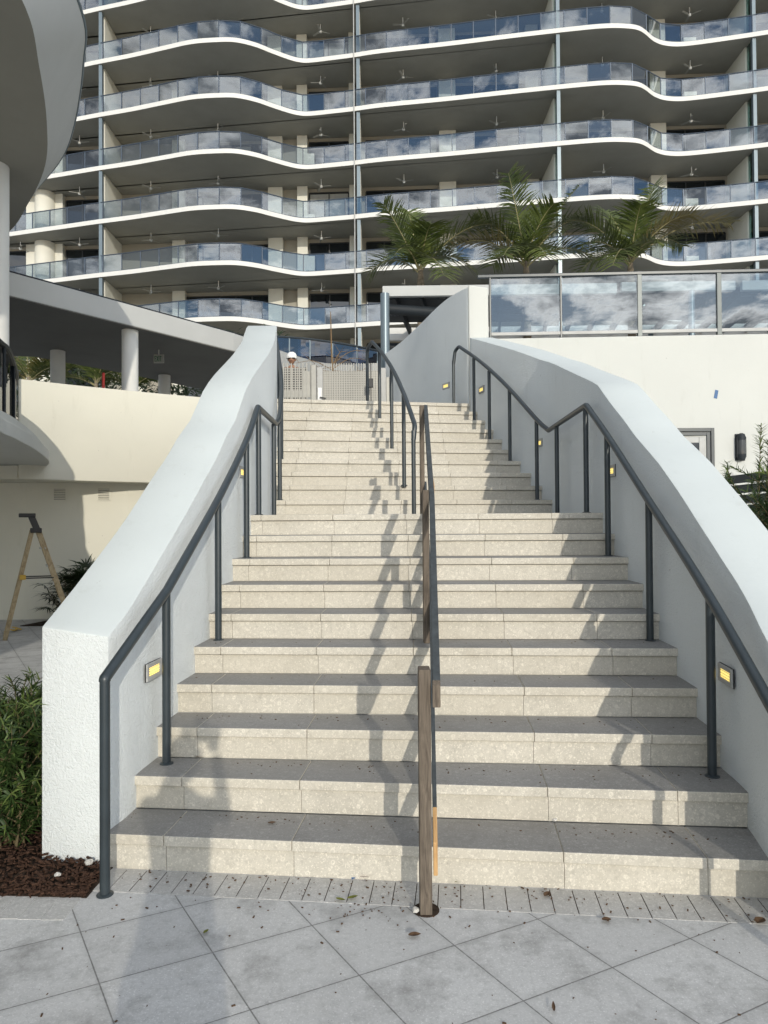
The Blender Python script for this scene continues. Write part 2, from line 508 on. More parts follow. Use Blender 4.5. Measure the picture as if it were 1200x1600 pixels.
M['hivis'] = plain('hi_vis_cloth', (0.46, 0.62, 0.08), 0.8)
M['cloth'] = plain('dark_cloth', (0.02, 0.025, 0.045), 0.9, 0, 0.2)
M['shirt'] = plain('grey_shirt', (0.20, 0.20, 0.21), 0.9, 0, 0.2)

# ------------------------------------------------------------------ ground
g = MB(); n = 24
g.add([(-300, -300, 0), (300, -300, 0), (300, 300, 0), (-300, 300, 0)], [(0, 1, 2, 3)])
tag(g.build('ground', M['pave']), kind='structure')

# ------------------------------------------------------------------ staircase
H = 0.1715
NOSE = 0.05
# front line of every tread: ends at the left and right wall (x, y)
LINES = [(-1.305, 3.397, 1.680, 3.087), (-1.290, 3.687, 1.726, 3.402), (-1.261, 3.963, 1.764, 3.740), (-1.240, 4.253, 1.784, 4.063),
         (-1.222, 4.548, 1.804, 4.379), (-1.201, 4.848, 1.812, 4.690), (-1.175, 5.147, 1.824, 5.001), (-1.165, 5.448, 1.828, 5.312),
         (-1.150, 5.751, 1.828, 5.621), (-1.131, 6.052, 1.828, 5.929)]
for k in range(10):
    y = 7.66 + 0.308 * k
    tn = math.tan(R(9 + 0.15 * k))
    a = y + (-1.22 - 0.045 * k) * tn; b = y + (1.86 - 0.062 * k) * tn
    LINES.append((-1.20 - 0.048 * k, a, 1.88 - 0.066 * k, b))
stair = thing('stone_staircase', 'wide cream shell limestone staircase rising between two white walls', 'staircase', (0.2, 3.26, 0))
JX = [-2.9 + 0.614 * i + 0.015 for i in range(14)]
def on(line, x):
    x0, y0, x1, y1 = line
    return y0 + (y1 - y0) * (x - x0) / (x1 - x0)
def cuts(line, off):
    xs = [line[0] - 0.06] + [j + off for j in JX if line[0] + 0.05 < j + off < line[2] - 0.05] + [line[2] + 0.06]
    return list(zip(xs[:-1], xs[1:]))
rng = random.Random(4)
G = 0.0009
for k in range(20):
    ln = LINES[k]
    z = (k + 1) * H
    tan = (ln[3] - ln[1]) / (ln[2] - ln[0])
    nx, ny = -tan / math.hypot(1, tan), 1 / math.hypot(1, tan)
    # riser
    r = MB()
    for a, b in cuts(ln, rng.uniform(-0.006, 0.006)):
        a += G; b -= G
        p = [Vector((a, on(ln, a), 0)) + Vector((nx, ny, 0)) * 0.020, Vector((b, on(ln, b), 0)) + Vector((nx, ny, 0)) * 0.020]
        q = [p[1] + Vector((nx, ny, 0)) * 0.03, p[0] + Vector((nx, ny, 0)) * 0.03]
        z0 = z - H + (0.0005 if k else -0.02)
        r.hexa([v + Vector((0, 0, z0)) for v in (p[0], p[1], q[0], q[1])], [v + Vector((0, 0, z - NOSE - 0.004)) for v in (p[0], p[1], q[0], q[1])])
    ro = r.build('riser', M['stone'], stair, bevel=0.0006, seg=1)
    # tread
    t = MB()
    if k < 19:
        nxt = LINES[k + 1]
        rows = 4 if k == 9 else 1
        for a, b in cuts(ln, rng.uniform(-0.012, 0.012)):
            a += G; b -= G
            for rw in range(rows):
                f0, f1 = rw / rows, (rw + 1) / rows
                def pt(x, f):
                    s = (x - ln[0]) / (ln[2] - ln[0])
                    xb = nxt[0] + s * (nxt[2] - nxt[0]) if rows > 1 else x + (nx / ny) * 0.33
                    yb = on(nxt, xb) + 0.012
                    yf = on(ln, x)
                    return Vector((x + (xb - x) * f, yf + (yb - yf) * f, 0))
                e = 0.0015 if rw else 0
                p = [pt(a, f0 + e), pt(b, f0 + e), pt(b, f1), pt(a, f1)]
                t.hexa([v + Vector((0, 0, z - NOSE)) for v in p], [v + Vector((0, 0, z)) for v in p])
    else:
        for a, b in cuts(ln, 0):
            a += G; b -= G
            p = [Vector((a, on(ln, a), 0)), Vector((b, on(ln, b), 0)), Vector((b, on(ln, b) + 0.4, 0)), Vector((a, on(ln, a) + 0.4, 0))]
            t.hexa([v + Vector((0, 0, z - NOSE)) for v in p], [v + Vector((0, 0, z)) for v in p])
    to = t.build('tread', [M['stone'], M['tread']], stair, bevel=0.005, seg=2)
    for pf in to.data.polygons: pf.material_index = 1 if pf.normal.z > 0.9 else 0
# solid core under the flight
core = MB()
for k in range(20):
    ln = LINES[k]
    y1 = LINES[k + 1] if k < 19 else (ln[0], ln[1] + 0.4, ln[2], ln[3] + 0.4)
    z = (k + 1) * H - NOSE - 0.006
    z0 = -0.05 if k == 0 else 0.0 + 0.001 * k
    core.hexa([(ln[0], ln[1] + 0.05, z0), (ln[2], ln[3] + 0.05, z0), (y1[2], y1[3] + 0.04, z0), (y1[0], y1[1] + 0.04, z0)],
              [(ln[0], ln[1] + 0.05, z), (ln[2], ln[3] + 0.05, z), (y1[2], y1[3] + 0.04, z), (y1[0], y1[1] + 0.04, z)])
core.build('core', M['fascia'], stair)

# paver border along the foot of the stair and in front of the planting bed
bd = MB(); bj = MB()
l0 = (-1.305, 3.405, 1.68, 3.095)
tn = (l0[3] - l0[1]) / (l0[2] - l0[0])
bj.hexa([(-1.33, 3.22, -.02), (2.28, 2.835, -.02), (2.28, 3.03, -.02), (-1.33, 3.405, -.02)], [(-1.33, 3.222, .0005), (2.28, 2.84, .0005), (2.28, 3.03, .0005), (-1.33, 3.405, .0005)])
bj.build('border_joints', M['soil'])['kind'] = 'structure'
x = -1.33
rb = random.Random(2)
while x < 2.3:
    w = 0.098
    p = [Vector((x + 0.002, on(l0, x), 0)), Vector((x + w - 0.002, on(l0, x + w), 0))]
    d = Vector((tn, -1, 0)).normalized() * 0.2
    q = [p[0] + d, p[1] + d]
    zt = 0.0024 + rb.uniform(-0.0006, 0.0006)
    bd.hexa([q[0] + Vector((0, 0, -.03)), q[1] + Vector((0, 0, -.03)), p[1] + Vector((0, 0, -.03)), p[0] + Vector((0, 0, -.03))],
            [q[0] + Vector((0, 0, zt)), q[1] + Vector((0, 0, zt)), p[1] + Vector((0, 0, zt)), p[0] + Vector((0, 0, zt))])
    x += w
x = -3.4
while x < -1.36:
    w = 0.098
    zt = 0.0024 + rb.uniform(-0.0006, 0.0006)
    y0, y1 = 3.14 - 0.055 * (x + 1.3), 2.965 - 0.055 * (x + 1.3)
    bd.hexa([(x + .002, y1, -.03), (x + w - .002, y1, -.03), (x + w - .002, y0, -.03), (x + .002, y0, -.03)],
            [(x + .002, y1, zt), (x + w - .002, y1, zt), (x + w - .002, y0, zt), (x + .002, y0, zt)])
    x += w
tag(bd.build('paving_border', M['border'], bevel=0.0006, seg=1), kind='structure')

# ------------------------------------------------------------------ stair walls
LI = [(-1.335, 3.43), (-1.305, 3.6), (-1.29, 3.8), (-1.245, 4.25), (-1.2, 4.85), (-1.17, 5.4), (-1.14, 6.05), (-1.145, 6.8), (-1.165, 7.4), (-1.25, 8.2), (-1.38, 9.2), (-1.55, 10.2), (-1.66, 10.8)]
LO = [(-1.69, 3.50), (-1.675, 3.65), (-1.66, 3.8), (-1.60, 4.25), (-1.565, 4.85), (-1.53, 5.4), (-1.495, 6.05), (-1.50, 6.8), (-1.525, 7.4), (-1.62, 8.2), (-1.77, 9.2), (-1.95, 10.2), (-2.06, 10.8)]
LZ = [(3.4, 1.085), (3.78, 1.298), (4.13, 1.530), (4.47, 1.745), (4.78, 1.950), (5.05, 2.115), (5.28, 2.290), (5.55, 2.450), (5.9, 2.765), (6.13, 2.905), (6.45, 3.055), (6.97, 3.285), (7.37, 3.470), (8.0, 3.715), (8.3, 3.86), (9.0, 4.14), (10.0, 4.44), (10.8, 4.66)]
RI = [(1.62, 2.75), (1.66, 3.087), (1.735, 3.43), (1.764, 3.74), (1.784, 4.06), (1.804, 4.38), (1.824, 5.0), (1.828, 5.4), (1.832, 5.9), (1.86, 6.6), (1.895, 7.3), (1.895, 7.9), (1.84, 8.3), (1.70, 8.95), (1.56, 9.6), (1.40, 10.3), (1.312, 10.66)]
RO = [(1.99, 2.75), (2.03, 3.087), (2.10, 3.43), (2.125, 3.74), (2.145, 4.06), (2.158, 4.4), (2.178, 5.0), (2.183, 5.5), (2.19, 5.95), (2.215, 6.6), (2.25, 7.3), (2.26, 7.9), (2.20, 8.35), (2.07, 9.0), (1.91, 9.7), (1.74, 10.35), (1.65, 10.68)]
RZ = [(2.7, 0.93), (3.05, 1.10), (3.43, 1.285), (3.68, 1.425), (4.02, 1.630), (4.36, 1.835), (4.68, 2.025), (5.14, 2.26), (5.38, 2.41), (5.65, 2.565), (5.84, 2.68), (6.06, 2.81), (6.32, 2.90), (7.36, 3.225), (7.7, 3.34), (8.27, 3.535), (9.0, 3.82), (10.67, 4.425)]
def parapet(inner, outer, ztab, name, mat, parent):
    A = spline([(p[0], p[1], 0) for p in inner], 4)
    B = spline([(p[0], p[1], 0) for p in outer], 4)
    vs, fs = [], []
    for a, b in zip(A, B):
        za, zb = lerp(ztab, a.y), lerp(ztab, b.y)
        vs += [(a.x, a.y, -0.05), (a.x, a.y, za), (b.x, b.y, zb), (b.x, b.y, -0.05)]
    n = len(A)
    for i in range(n - 1):
        o, q = 4 * i, 4 * i + 4
        fs += [(o, o + 1, q + 1, q), (o + 1, o + 2, q + 2, q + 1), (o + 2, o + 3, q + 3, q + 2)]
    fs += [(0, 3, 2, 1), (4 * n - 4, 4 * n - 3, 4 * n - 2, 4 * n - 1)]
    o = MB().add(vs, fs).build(name, [mat, M['stucco_top']], parent, smooth=True, bevel=0.007, seg=2, angle=40)
    for pf in o.data.polygons: pf.material_index = 1 if pf.normal.z > 0.5 else 0
    return o
lw_ = thing('stair_wall', 'curving white stucco wall with broad sloping top left of the stairs', 'stair wall', (-1.5, 3.45, 0))
parapet(LI, LO, LZ, 'wall', M['stucco'], lw_)
rw_ = thing('stair_wall', 'curving white stucco wall right of the stairs, its inner face in shade', 'stair wall', (1.8, 2.75, 0))
parapet(RI, RO, RZ, 'wall', M['stucco'], rw_)
# the tall end pillar and the wall that sweeps back from it
pl = MB()
pl.hexa([(1.30, 10.66, 3.0), (1.605, 10.69, 3.0), (1.62, 11.02, 3.0), (1.30, 11.02, 3.0)], [(1.295, 10.655, 5.225), (1.60, 10.685, 5.19), (1.62, 11.02, 5.19), (1.295, 11.02, 5.225)])
pl.build('pillar', M['stucco_smooth'], rw_, smooth=True, bevel=0.025, seg=3)
UW = [(1.287, 10.70, 5.20), (1.20, 10.98, 5.235), (1.045, 11.55, 5.29), (0.88, 12.2, 5.30), (0.66, 13.2, 5.31), (0.385, 14.3, 5.31), (0.16, 14.98, 5.30), (0.045, 15.3, 5.30)]
us = spline(UW, 4)
vs, fs = [], []
for p in us:
    q = p + Vector((0.27, 0.13, 0))
    vs += [(p.x, p.y, 3.0), (p.x, p.y, p.z), (q.x, q.y, p.z), (q.x, q.y, 3.0)]
for i in range(len(us) - 1):
    o, q = 4 * i, 4 * i + 4
    fs += [(o, o + 1, q + 1, q), (o + 1, o + 2, q + 2, q + 1), (o + 2, o + 3, q + 3, q + 2)]
fs += [(0, 3, 2, 1), (len(vs) - 4, len(vs) - 3, len(vs) - 2, len(vs) - 1)]
MB().add(vs, fs).build('upper_wall', M['stucco'], rw_, smooth=True, bevel=0.012, seg=2, angle=40)

# ------------------------------------------------------------------ handrails
def rail_thing(label, path, posts, r=0.0245, group='handrails of the staircase'):
    t = thing('handrail', label, 'handrail', Vector(posts[0][0]), group)
    MB().tube(path, r * 1.04, 16).build('rail', M['railmetal'], t, smooth=True)
    for b, ztop in posts:
        b = Vector(b)
        m = MB().tube([b - Vector((0, 0, .02)), Vector((b.x, b.y, ztop))], r * 0.92, 16)
        po = m.build('post', M['railmetal'], t, smooth=True)
        MB().lathe(b, [(r * 1.5, -0.004), (r * 1.5, 0.004), (r * 1.1, 0.009)], 16).build('base_ring', M['railmetal'], po, smooth=True)
    return t
def soft(path, rad=0.06, n=4):
    """round the corners of a polyline"""
    P = [Vector(p) for p in path]; out = [P[0]]
    for a, b, c in zip(P[:-2], P[1:-1], P[2:]):
        r = min(rad, (b - a).length * .4, (c - b).length * .4)
        p, q = b + (a - b).normalized() * r, b + (c - b).normalized() * r
        for i in range(n + 1):
            s = i / n
            out.append(p * (1 - s) ** 2 + b * 2 * s * (1 - s) + q * s * s)
    out.append(P[-1])
    return out
def sm(a, k):  # smooth middle stretch
    return [tuple(p) for p in spline(a, k)]
rp = sm([(1.535, 2.58, .72), (1.647, 3.626, 1.275), (1.732, 4.667, 1.795), (1.742, 5.52, 2.315), (1.735, 6.05, 2.635)], 6) + \
     sm([(1.80, 7.72, 2.635), (1.735, 8.02, 2.80), (1.589, 8.9, 3.315), (1.431, 9.5, 3.69), (1.304, 10.1, 4.0), (1.15, 10.7, 4.30)], 6) + [(1.10, 10.78, 4.25), (1.075, 10.79, 4.05)]
rail_thing('dark slate handrail along the shaded right wall, dipping at the landing', soft(rp, .035),
           [((1.536, 2.60, .0), .72), ((1.661, 3.626, 2 * H), 1.26), ((1.742, 4.667, 5 * H), 1.78), ((1.742, 5.52, 8 * H), 2.30), ((1.737, 6.08, 10 * H), 2.62),
            ((1.785, 7.30, 10 * H), 2.62), ((1.734, 8.02, 11 * H), 2.78), ((1.588, 8.9, 14 * H), 3.30), ((1.423, 9.5, 16 * H), 3.67), ((1.296, 10.1, 18 * H), 3.98), ((1.075, 10.79, 20 * H), 4.1)])
lp = [(-1.25, 3.173, .957)] + sm([(-1.185, 3.872, 1.284), (-1.119, 4.804, 1.818), (-1.088, 5.6, 2.293), (-1.082, 6.1, 2.645)], 6) + \
     sm([(-1.084, 7.12, 2.645), (-1.10, 7.5, 2.79), (-1.215, 8.45, 3.306), (-1.40, 9.5, 3.86), (-1.575, 10.35, 4.40)], 6) + [(-1.60, 10.42, 4.3)]
rail_thing('dark slate handrail along the left wall, nearest post at the planting bed', soft([(-1.25, 3.173, .945)] + lp, .012),
           [((-1.25, 3.173, 0), .956), ((-1.19, 3.872, 2 * H), 1.27), ((-1.124, 4.804, 5 * H), 1.80), ((-1.085, 5.6, 8 * H), 2.28), ((-1.08, 6.12, 10 * H), 2.63),
            ((-1.093, 7.05, 10 * H), 2.63), ((-1.103, 7.52, 11 * H), 2.78), ((-1.218, 8.45, 14 * H), 3.29), ((-1.36, 9.3, 16 * H), 3.74), ((-1.57, 10.42, 20 * H), 4.33)])
cp = sm([(0.329, 7.40, 2.66), (0.233, 7.98, 3.09), (0.11, 9.0, 3.61), (-0.039, 9.95, 4.06), (-0.16, 10.42, 4.31)], 6) + [(-0.235, 10.68, 4.27), (-0.24, 10.70, 4.10)]
rail_thing('dark slate handrail standing free in the middle of the upper flight', soft([(0.312, 7.39, 2.5)] + cp, .06),
           [((0.312, 7.39, 10 * H), 2.60), ((0.229, 7.98, 12 * H), 3.08), ((0.106, 9.0, 15 * H), 3.60), ((-0.05, 9.95, 18 * H), 4.05), ((-0.238, 10.70, 20 * H), 4.2)])

# temporary timber rail in the middle of the lower flight
wr = thing('timber_rail', 'makeshift timber rail with weathered posts in the middle of the lower flight', 'handrail', (0.165, 2.99, 0))
def wpost(c, w, d, z0, z1, name='post'):
    m = MB().box((c[0] - w / 2, c[1] - d / 2, z0), (c[0] + w / 2, c[1] + d / 2, z1))
    return m.build(name, M['wood'], wr, bevel=0.004, seg=2)
wpost((0.166, 3.03), 0.051, 0.088, -0.06, 1.025)
wpost((0.273, 4.66), 0.040, 0.088, 5 * H, 1.855)
wpost((0.345, 6.36), 0.040, 0.088, 10 * H, 2.69)
up = [Vector((0.2130, 2.955, 0.92)), Vector((0.316, 4.66, 1.775)), Vector((0.383, 6.40, 2.66))]
lo = [Vector((0.2060, 2.985, 0.235)), Vector((0.304, 4.66, 1.08)), Vector((0.374, 6.36, 1.94))]
def board(P, w, h, name, mat, parent):
    m = MB(); vs = []
    for p in P:
        vs += [p + Vector((-w / 2, 0, -h / 2)), p + Vector((w / 2, 0, -h / 2)), p + Vector((w / 2, 0, h / 2)), p + Vector((-w / 2, 0, h / 2))]
    n = len(P); fs = [(0, 1, 2, 3), tuple(4 * n - 4 + i for i in range(4))]
    for i in range(n - 1):
        for j in range(4):
            fs.append((4 * i + j, 4 * i + (j + 1) % 4, 4 * i + 4 + (j + 1) % 4, 4 * i + 4 + j))
    m.add(vs, fs)
    return m.build(name, mat, parent, bevel=0.003, seg=2)
ub = board([up[0] + (up[1] - up[0]) * .02, up[1], up[2]], 0.034, 0.092, 'top_board', M['paintwood'], wr)
board([up[0], up[0] + (up[1] - up[0]) * .0195], 0.0335, 0.0915, 'sawn_end', M['wood'], ub)
k_ = up[1] + (up[2] - up[1]) * .13
MB().obox(k_ + Vector((0.0165, 0, 0.01)), (0.003, 0, 0), (0, .07, .035), (0, -.008, .024)).build('bare_patch', M['rawwood'], ub)
lb = board([lo[0] + (lo[1] - lo[0]) * .10, lo[1], lo[2]], 0.019, 0.14, 'lower_board', M['paintwood'], wr)
board([lo[0], lo[0] + (lo[1] - lo[0]) * .099], 0.0185, 0.138, 'raw_end', M['rawwood'], lb)
# core hole in the paving round the front post
tag(MB().prism([(0.168 + 0.056 * math.cos(a), 3.03 + 0.056 * math.sin(a)) for a in [i * math.pi / 14 for i in range(28)]], -0.02, 0.0045).build('soil_patch', M['soil']), kind='structure')

# ------------------------------------------------------------------ step lights
def step_light(label, p, d, nrm):
    """p centre on the wall, d direction along the wall, nrm out of the wall"""
    p, d, nrm = Vector(p), Vector(d).normalized(), Vector(nrm).normalized()
    t = thing('step_light', label, 'step light', p, 'lit step lights in the stair walls')
    up_ = Vector((0, 0, 1))
    w, h = 0.098, 0.047
    f = MB()
    for s in (-1, 1):
        f.obox(p + up_ * s * (h - .012) + nrm * .004, d * w, nrm * .006, up_ * .012)
        f.obox(p + d * s * (w - .014) + nrm * .004, d * .014, nrm * .0055, up_ * (h - .0245))
    fr = f.build('frame', M['lampframe'], t, bevel=.002, seg=1)
    MB().obox(p - nrm * 0.001, d * (w + .0015), nrm * .003, up_ * (h + .0015)).build('gasket', M['black'], fr)
    MB().obox(p + nrm * .003, d * (w - .030), nrm * .002, up_ * (h - .026)).build('lens', M['lamp'], t)
    lv = MB()
    for q in (-.012, .002, .016):
        lv.obox(p + nrm * .0055 + up_ * q, d * (w - .029), nrm * .002, up_ * .0012)
    lv.build('louvre', M['lampframe'], t)
    return t
step_light('lit step light low on the left wall beside the second post', (-1.268, 3.892, .847), (.09, 1, 0), (1, -.09, 0))
step_light('lit step light on the left wall half hidden behind the fourth post', (-1.153, 5.765, 2.06), (.05, 1, 0), (1, -.05, 0))
step_light('lit step light lowest on the right wall, nearest the camera', (1.746, 3.64, .853), (.12, 1, 0), (-1, .12, 0))
step_light('lit step light on the right wall beside the third visible post', (1.826, 5.68, 2.045), (0, 1, 0), (-1, 0, 0))
step_light('lit step light on the right wall just above the landing dip', (1.832, 8.34, 2.567), (-.2, 1, 0), (-1, -.2, 0))
step_light('lit step light on the right wall between the two highest posts', (1.418, 10.20, 3.55), (-.24, 1, 0), (-1, -.24, 0))
step_light('lit step light farthest up, past the top post of the right handrail', (0.995, 11.21, 3.80), (-.5, 1, 0), (-1, -.5, 0))

# ------------------------------------------------------------------ terraces behind
tg = MB()
tg.prism([(-1.95, 10.75), (1.28, 10.75), (1.30, 10.72), (1.36, 10.9), (0.80, 13.2), (0.12, 15.4), (0.12, 15.6), (-2.2, 15.6), (-2.2, 12)], -0.1, 3.43)
tag(tg.build('upper_landing', M['pave']), kind='structure')
tag(MB().prism([(-2.2, 15.601), (0.12, 15.601), (0.12, 41), (-2.2, 41)], -0.1, 3.73).build('upper_path', M['pave']), kind='structure')
tag(MB().prism([(1.62, 11.06), (30, 9.9), (30, 46), (0.13, 46), (0.13, 15.5), (.5, 15.0), (1.0, 13.3)], -0.1, 4.30).build('terrace_floor', M['fascia']), kind='structure')
tag(MB().prism([(-30, 16.0), (-6.0, 12.2), (-2.21, 14.2), (-2.21, 60), (-30, 60)], 2.60, 2.95).build('deck_floor', M['fascia']), kind='structure')

# retaining wall of the terrace, right of the stairs
def twy(x): return 10.80 - 0.044 * (x - 1.5)
tw = thing('terrace_wall', 'tall cream rendered terrace wall behind the right stair wall', 'wall', (6, 10.6, 0))
MB().prism([(1.61, twy(1.61)), (16, twy(16)), (16, twy(16) + .25), (1.61, twy(1.61) + .25)], -0.05, 4.44).build('wall', M['stucco_smooth'], tw, bevel=.015)
# glass balustrade on it
gb = thing('glass_balustrade', 'long glass balustrade with slate rail on the terrace wall', 'balustrade', (6, 10.7, 4.44))
X0 = 1.62
MB().bar((1.47, twy(1.47) + .12, 5.43), (16, twy(16) + .12, 5.43), .075, .05).build('top_rail', M['railmetal'], gb, bevel=.008)
MB().bar((1.65, twy(1.65) + .12, 4.535), (16, twy(16) + .12, 4.535), .05, .05).build('bottom_rail', M['lampframe'], gb, bevel=.004)
px = [1.66, 2.74, 3.93, 5.12, 6.31, 7.5, 8.7, 9.9, 11.1, 12.3, 13.5, 14.7, 15.9]
for i, (a, b) in enumerate(zip(px[:-1], px[1:])):
    tl = rng.uniform(-.012, .012)
    p = Vector(((a + b) / 2, twy((a + b) / 2) + .12, 4.98)); d = Vector((b - a - .03, twy(b) - twy(a) + tl * .3 - (.032 if i == 1 else 0), 0)) / 2
    MB().obox(p, d, Vector((.0003, .006, 0)), Vector((0, tl * .35, .43))).build('glass_panel', M['rglass'], gb)
for i, a in enumerate(px):
    w = .035 if i in (2, 3, 5, 6, 7) else .014
    MB().obox((a, twy(a) + .12, 4.96), (w, 0, 0), (0, .03, 0), (0, 0, .5)).build('post', M['steelpost'] if w > .02 else M['railmetal'], gb, bevel=.004, seg=1)
# door, wall light and tape on the wall
wd = thing('window', 'grey framed window low in the terrace wall beside the bulkhead light', 'window', (4.5, twy(4.5), .9))
fr = MB(); y = twy(4.5)
for o, w, m_, dy in ((0, .05, 0, .05), (.06, .05, 0, .035), (.13, .09, 1, .022)):
    x0, x1, z0, z1 = 4.0 + o, 4.965 - o, .9 + o, 3.03 - o
    fr.box((x0, y - dy, z0), (x0 + w, y + .02, z1), m_); fr.box((x1 - w, y - dy, z0), (x1, y + .02, z1), m_)
    fr.box((x0 + w, y - dy, z1 - w), (x1 - w, y + .02, z1), m_); fr.box((x0 + w, y - dy, z0), (x1 - w, y + .02, z0 + w), m_)
fr.build('frame', [M['railmetal'], M['lampframe']], wd, bevel=.003, seg=1)
MB().box((4.2, y - .012, 1.1), (4.765, y + .01, 2.83)).build('pane', M['pane'], wd)
bl = thing('wall_light', 'dark oval bulkhead lamp on the terrace wall', 'wall light', (5.34, twy(5.34), 2.7))
c = Vector((5.345, twy(5.345) - .05, 2.735))
def capsule(c, r, hl, n=12):
    pr = [(max(.002, r * math.sin(a)), -hl - r * math.cos(a)) for a in [i * math.pi / 16 for i in range(9)]]
    pr += [(max(.002, r * math.cos(a)), hl + r * math.sin(a)) for a in [i * math.pi / 16 for i in range(9)]]
    return MB().lathe(c, pr, 20)
capsule(c, .058, .14).build('lens', plain('smoked_lens', (.05, .052, .055), .12), bl, smooth=True)
cg = MB()
for s in (-1, 1):
    cg.lathe(c + Vector((0, 0, s * .145)), [(.064, -.04), (.064, .0), (.05, .045), (.02, .062)] if s > 0 else [(.02, -.062), (.05, -.045), (.064, 0), (.064, .04)], 20)
    cg.bar(c + Vector((s * .062, 0, -.15)), c + Vector((s * .062, 0, .15)), .012, .03)
cg.box(c + Vector((-.07, .03, -.2)), c + Vector((.07, .06, .2)))
cg.build('cage', M['darksteel'], bl, smooth=True)
p = at(1119, 616, twy(5) - .004)
tag(MB().obox((p.x, twy(p.x) - .002, p.z), Vector((.024, 0, -.006)), (0, .002, 0), Vector((.012, 0, .062))).build('masking_tape', M['blue']), 'small strip of blue tape on the terrace wall', 'tape')

# slatted fence and clipped podocarpus beyond the right wall
fc = thing('slat_fence', 'black horizontal slat fence behind the bushes on the right', 'fence', (4.47, 9.3, 0))
sl = MB()
for i in range(17):
    sl.box((4.46, 4.0, .06 + i * .128), (4.485, 9.25, .165 + i * .128))
sl.build('slats', M['darksteel'], fc)
for yy in (9.28, 7.6, 5.9, 4.2):
    MB().box((4.49, yy - .04, 0), (4.56, yy + .04, 2.26)).build('post', M['lampframe'] if yy > 9 else M['darksteel'], fc)
# ------------------------------------------------------------------ planting
def blade(mb, base, d, up_, L, w, droop, m=0, seg=2):
    """one narrow leaf"""
    d = d.normalized(); s = d.cross(up_)
    if s.length < 1e-4: s = Vector((1, 0, 0))
    s.normalize()
    pts = []
    for i in range(seg + 1):
        t_ = i / seg
        pts.append((base + d * L * t_ + Vector((0, 0, -droop * L * t_ * t_)), w * (1 - t_) ** .6 * (0.55 + .45 * min(1, 4 * t_)) if i < seg else 0))
    vs = []
    for p, ww in pts[:-1]:
        vs += [p - s * ww / 2, p + s * ww / 2]
    vs.append(pts[-1][0])
    fs = [(2 * i, 2 * i + 1, 2 * i + 3, 2 * i + 2) for i in range(seg - 1)] + [(2 * seg - 2, 2 * seg - 1, 2 * seg)]
    mb.add(vs, fs, m)
def podocarpus(label, base, height, nst, spread, seed, group, lean=(0, 0), L=.10, dens=1.0):
    r = random.Random(seed)
    t = thing('podocarpus_bush', label, 'bush', base, group)
    fol, stm = MB(), MB()
    b = Vector(base)
    def shoot(a, e, lev):
        n = max(4, int((e - a).length / .016 * dens))
        bend = Vector((r.uniform(-.04, .04), r.uniform(-.04, .04), 0)) * (1 + lev)
        P = [a + (e - a) * s + bend * math.sin(s * math.pi) for s in [i / 8 for i in range(9)]]
        stm.tube(P, [.008 * (1 - .75 * i / 8) / (1 + lev * .7) for i in range(9)], 6)
        for i in range(n):
            s = (i + r.random()) / n
            if lev == 0 and s < .06: continue
            q = a + (e - a) * s + bend * math.sin(s * math.pi)
            ax = (e - a).normalized()
            for _ in range(3):
                az = r.uniform(0, 6.283)
                o = Vector((math.cos(az), math.sin(az), 0)); o = (o - ax * o.dot(ax)).normalized()
                d = o * r.uniform(.7, 1.0) + ax * r.uniform(.25, .9)
                young = 1 if (s > .86 and r.random() < .75) else 0
                blade(fol, q, d, ax, L * r.uniform(.6, 1.05), L * .125, r.uniform(.0, .35), young)
    for i in range(nst):
        az = r.uniform(0, 6.283); rr = spread * math.sqrt(r.random())
        a = b + Vector((math.cos(az) * rr * .55, math.sin(az) * rr * .55, 0))
        e = b + Vector((math.cos(az) * rr + lean[0], math.sin(az) * rr + lean[1], height * r.uniform(.66, 1.0)))
        shoot(a, e, 0)
        for j in range(r.randint(7, 11)):
            s = r.uniform(.06, .85); q = a + (e - a) * s
            az2 = r.uniform(0, 6.283)
            shoot(q, q + Vector((math.cos(az2) * .13, math.sin(az2) * .13, r.uniform(.10, .24))) * (height / .8) ** .5, 1)
    fol.build('foliage', [M['shrub'], M['shrubtip']], t)
    stm.build('stem', M['stem'], t, smooth=True)
    return t
podocarpus('leafy podocarpus with yellow-green tips against the left wall end', (-1.90, 3.64, 0), .80, 11, .14, 11, 'podocarpus in the mulch bed')
podocarpus('podocarpus cut by the left frame edge in the mulch bed', (-2.10, 3.80, 0), .76, 10, .17, 12, 'podocarpus in the mulch bed')
podocarpus('darker low podocarpus behind the others in the mulch bed', (-2.02, 4.15, 0), .72, 10, .2, 13, 'podocarpus in the mulch bed')
podocarpus('podocarpus shoot beside the dark oval bulkhead lamp', (2.40, 4.95, 0), 2.24, 5, .10, 21, 'podocarpus outside the right wall', (0, 0), .085, 1.6)
podocarpus('podocarpus at the right frame edge before the slat fence', (2.66, 4.75, 0), 2.36, 9, .18, 22, 'podocarpus outside the right wall', (.04, 0), .09, 1.5)
podocarpus('podocarpus just past the right frame edge by the sloping coping', (2.52, 4.0, 0), 2.1, 8, .18, 23, 'podocarpus outside the right wall', (0, 0), .09, 1.3)
podocarpus('bushy podocarpus low behind the right wall before the fence', (2.75, 5.4, 0), 2.1, 9, .2, 24, 'podocarpus outside the right wall', (0, 0), .09, 1.3)

